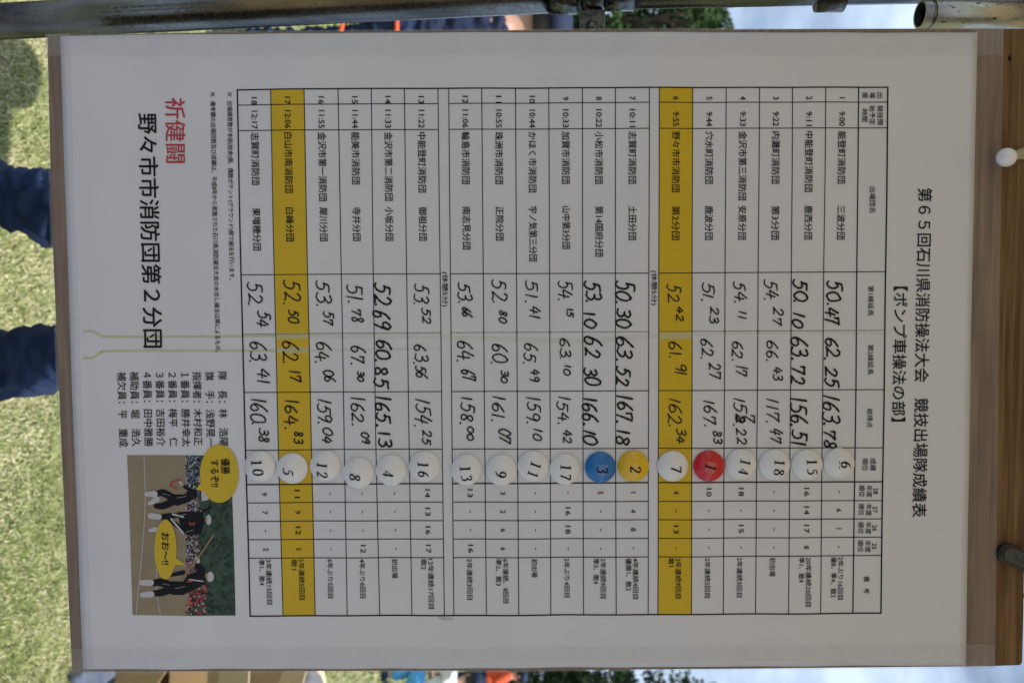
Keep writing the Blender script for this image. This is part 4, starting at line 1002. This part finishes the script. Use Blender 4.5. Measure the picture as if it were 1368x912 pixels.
# ------------------------------------------------------------------ numbered magnets
SER = {'0': [[(.3 + .25 * math.cos(t), .5 + .48 * math.sin(t)) for t in np.linspace(0, 2 * math.pi, 22)]],
       '1': [[(.3, .02), (.3, .97)], ['thin', (.10, .015), (.50, .015)], ['thin', (.10, .84), (.29, .95)]],
       '2': [[(.06, .72), (.10, .90), (.28, .98), (.46, .88), (.49, .70), (.38, .46), (.20, .22), (.05, .05)], ['thick', (.06, .06), (.30, .05), (.52, .06)], ['thin', (.52, .05), (.57, .20)]],
       '3': [[(.07, .80), (.18, .96), (.36, .96), (.46, .80), (.38, .62), (.22, .55)], [(.22, .55), (.42, .50), (.51, .30), (.42, .08), (.22, .01), (.05, .08)]],
       '4': [['thin', (.58, .27), (.03, .27)], ['thin', (.03, .27), (.40, .95)], [(.40, .97), (.40, .0)]],
       '5': [['thick', (.20, .92), (.52, .92)], ['thin', (.19, .95), (.12, .55)], [(.12, .55), (.32, .60), (.49, .46), (.49, .20), (.34, .03), (.16, .01), (.05, .07)]],
       '6': [[(.50, .97), (.26, .84), (.08, .52), (.08, .22), (.24, .02), (.42, .07), (.50, .28), (.42, .51), (.26, .55), (.10, .40)]],
       '7': [['thick', (.06, .92), (.54, .92)], ['thin', (.06, .94), (.04, .76)], [(.54, .92), (.36, .50), (.22, .0)]],
       '8': [[(.30, .53), (.13, .68), (.13, .86), (.30, .98), (.46, .86), (.45, .68), (.30, .53), (.10, .35), (.10, .12), (.30, .01), (.50, .12), (.49, .35), (.30, .53)]],
       '9': [[(.10, .03), (.34, .16), (.52, .48), (.52, .78), (.36, .98), (.18, .93), (.10, .72), (.18, .49), (.34, .45), (.50, .60)]]}
MR, MH = .0146, .0062
FOOT = .0030                      # straight side below the dome
RS = (MR * MR + MH * MH) / (2 * MH)
def dome(r): return FOOT + math.sqrt(max(0, RS * RS - r * r)) - (RS - MH)
def digit_strokes(ch):
    for st in SER[ch]:
        mode = None
        if isinstance(st[0], str): mode, st = st[0], st[1:]
        P = np.array(catmull(st, 5)) if len(st) > 2 else np.array(st[0]) + (np.array(st[1]) - np.array(st[0])) * np.linspace(0, 1, 14)[:, None]; d = np.gradient(P, axis=0); L = np.linalg.norm(d, axis=1) + 1e-9
        w = .055 + .115 * np.abs(d[:, 1]) / L
        if mode == 'thin': w[:] = .065
        if mode == 'thick': w[:] = .12
        yield P, w
MAG = [ # px, py, number, group centre of the digits and rotation (degrees), colour, extra label
 (347.2, 622.1, '10', (-.5, -.2, -7), 'white', 'white round magnet marked ten at the lowest table row'),
 (390.6, 624.8, '5', (-3, 3, 8), 'white', 'white round magnet marked five on the lower yellow row'),
 (434.6, 621.7, '12', (-2.5, 4, 3), 'white', 'white round magnet marked twelve between magnets five and eight'),
 (479, 631, '8', (-3, 4, 4), 'white', 'white round magnet marked eight sitting slightly off its row'),
 (522.6, 627.5, '4', (-2.5, 3, 3), 'white', 'white round magnet marked four between magnets eight and sixteen'),
 (567.2, 622.3, '16', (-.8, 2.5, 0), 'white', 'white round magnet marked sixteen just below the lower break row'),
 (623, 626.8, '13', (0, 3, -7), 'white', 'white round magnet marked thirteen just above the lower break row'),
 (669.9, 627, '9', (-1, 3.5, 3), 'white', 'white round magnet marked nine between magnets thirteen and eleven'),
 (712, 621.7, '11', (1.7, 3, 17), 'white', 'white round magnet marked eleven, turned a little'),
 (754.6, 625.8, '17', (.8, 2.5, 1), 'white', 'white round magnet marked seventeen next to the blue magnet'),
 (802, 623.4, '3', (1.6, 2, 2), 'blue', 'blue round magnet marked three'),
 (846.1, 622, '2', (1.6, 3, 0), 'yellow', 'yellow round magnet marked two'),
 (898.8, 622, '7', (3, 2.6, 0), 'white', 'white round magnet marked seven on the upper yellow row'),
 (946.9, 621.7, '1', (0, 0, 12), 'red', 'red round magnet marked one'),
 (989.8, 619.7, '14', (2.6, 2, 10), 'white', 'white round magnet marked fourteen next to the red magnet'),
 (1034.5, 620, '18', (4, 2.2, 2), 'white', 'white round magnet marked eighteen between magnets fourteen and fifteen'),
 (1077.9, 620, '15', (4, 1.2, -4), 'white', 'white round magnet marked fifteen between magnets eighteen and six'),
 (1120.8, 618, '6', (5.6, .6, 0), 'white', 'white round magnet with an underlined six at the highest table row')]
prof = [(.0001, MH + FOOT)] + [(r, dome(r)) for r in np.linspace(.0012, MR * .93, 14)] + [(MR * .972, dome(MR * .972)), (MR * .995, FOOT - .0002), (MR, FOOT - .001), (MR, .0004), (MR * .985, .0), (.0001, 0)]
mag_mesh = {}
for px, py, num, (gx, gy, rot), colr, lab in MAG:
    # the dome stands 7 mm proud; shift the foot so that the dome's middle is seen where measured
    u, v = plane(px, py); u = float(u) * (1 - .004 / .748); v = float(v) * (1 - .004 / .748)
    off = .0030 + float(wave(u, v)) * 1.0 - .0006
    e = empty('magnet', (0, 0, 0), lab, 'magnet', 'numbered magnets on the ranking column')
    e.matrix_world = BM @ Matrix.Translation((u, -(.0007 + float(wave(u, v))), v)) @ Matrix.Rotation(R(90), 4, 'X')     # local x = u, local y = v, local z towards the camera
    if colr not in mag_mesh:
        mb = MB(); mb.lathe(prof, 48); o = mb.out('cap', M[colr + '_plastic'], e, True); mag_mesh[colr] = o.data
    else:
        o = bpy.data.objects.new('cap', mag_mesh[colr]); C.objects.link(o); o.parent = e
    # number sticker: thin clear film bent over the dome
    hs = .0060 if len(num) > 1 else .0050; n = 17; V = []
    ca, sa = math.cos(R(-rot)), math.sin(R(-rot)); K = .0007
    cu, cv = gy * K, gx * K
    for j in range(n):
        for i in range(n):
            a, b = (i / (n - 1) - .5) * 2 * hs, (j / (n - 1) - .5) * 2 * hs * .95
            x = cu + a * ca - b * sa; y = cv + a * sa + b * ca; V.append((x, y, dome(math.hypot(x, y)) + .00022))
    mesh('number_sticker', V, [(j * n + i, j * n + i + 1, (j + 1) * n + i + 1, (j + 1) * n + i) for j in range(n - 1) for i in range(n - 1)], M['film_strong' if colr == 'red' else 'film'], e, True)
    # digits
    hgt = .0100 if len(num) > 1 else .0102; adv = .0091
    for k, ch in enumerate(num):
        V = []; F = []
        for P_, w in digit_strokes(ch):
            d = np.gradient(P_, axis=0); d /= (np.linalg.norm(d, axis=1)[:, None] + 1e-9); nn = np.stack([-d[:, 1], d[:, 0]], 1)
            A = P_ + nn * w[:, None] / 2; B = P_ - nn * w[:, None] / 2; n0 = len(V); m_ = len(P_)
            for q in list(A) + list(B):
                lx = (q[0] - .3 + .10 * (q[1] - .5)) * hgt + (k - (len(num) - 1) / 2) * adv; ly = (q[1] - .5) * hgt
                x = cu + lx * ca - ly * sa; y = cv + lx * sa + ly * ca; V.append((x, y, dome(math.hypot(x, y)) + .00036))
            F += [(n0 + i, n0 + i + 1, n0 + m_ + i + 1, n0 + m_ + i) for i in range(m_ - 1)]
        if num == '6':
            n0 = len(V); V += [(x, y, dome(math.hypot(x, y)) + .00038) for x, y in ((cu - .004, cv - .0066), (cu + .004, cv - .0066), (cu + .004, cv - .0060), (cu - .004, cv - .0060))]; F.append((n0, n0 + 1, n0 + 2, n0 + 3))
        mesh('digit', V, F, M['ink'], e)

# ------------------------------------------------------------------ push pin and black strap tag on the bare wood
M['pin_shaft'] = simple('pin_shaft', (.42, .41, .30), .25, coat=.5)
def push_pin():
    u, v = plane(1345, 208); foot_u, foot_v = plane(1372, 204)
    e = empty('push_pin', (0, 0, 0), 'white glossy round headed push pin stuck in the bare wood', 'pin'); on_board(e)
    c = Vector((float(u) * .972, -.0200, float(v) * .972)); f = Vector((float(foot_u), -.0005, float(foot_v))); d = (f - c); q = d.normalized().to_track_quat('Z', 'Y').to_matrix().to_4x4()
    m = MB(); r = .0086; m.lathe([(max(.00005, r * math.sin(t)), -r * math.cos(t)) for t in np.linspace(0, math.pi, 24)], 36, Matrix.Translation(c)); m.out('ball_head', M['pin'], e, True)
    L = d.length; m = MB(); m.lathe([(.0032, .0070), (.0030, .010), (.0042, .016), (.0062, L - .002), (.0062, L)], 28, Matrix.Translation(c) @ q); m.out('collar', M['pin_shaft'], e, True)
push_pin()
def strap():
    a = np.array(plane(1342, 737)); b = np.array(plane(1392, 757)); e = empty('strap_tag', (0, 0, 0), 'black rounded rubber tag with a worn grey face hanging on the bare wood', 'tag'); on_board(e)
    d = b - a; L = np.linalg.norm(d); d /= L; n = np.array([-d[1], d[0]])
    def outline(r, ext=0):
        pts = []
        for t in np.linspace(math.pi / 2, 3 * math.pi / 2, 14): pts.append(a + r * (math.cos(t) * d + math.sin(t) * n))
        pts += [b + d * ext - r * n, b + d * ext + r * n]; return pts
    def slab(name, r, y0, y1, mat, bev):
        o = outline(r); k = len(o); V = [(p[0], y0, p[1]) for p in o] + [(p[0], y1, p[1]) for p in o]
        F = [tuple(range(k)), tuple(range(2 * k - 1, k - 1, -1))] + [(i, i + k, (i + 1) % k + k, (i + 1) % k) for i in range(k)]
        ob = mesh(name, V, F, M[mat], e); bevel(ob, bev, 3); return ob
    slab('rubber_body', .0098, -.0005, -.0075, 'black_rubber', .002)
    slab('rim', .0084, -.0076, -.0088, 'black_rubber', .0008)
    slab('grey_face', .0062, -.0089, -.0096, 'tag_grey', .0002)
    rr = random.Random(5); V = []; F = []
    for k in range(7):
        c = a + d * (.0035 + k * .0042)
        for q in range(3):
            p = c + d * rr.uniform(-.001, .0015) + n * rr.uniform(-.0025, .0025); t = rr.uniform(0, math.pi); dd = math.cos(t) * d + math.sin(t) * n; m_ = np.array([-dd[1], dd[0]]); l, w = rr.uniform(.001, .002), .00035
            n0 = len(V); V += [(z[0], -.00985, z[1]) for z in (p - dd * l - m_ * w, p + dd * l - m_ * w, p + dd * l + m_ * w, p - dd * l + m_ * w)]; F.append((n0, n0 + 1, n0 + 2, n0 + 3))
    mesh('worn_lettering', V, F, M['black_rubber'], e)
strap()
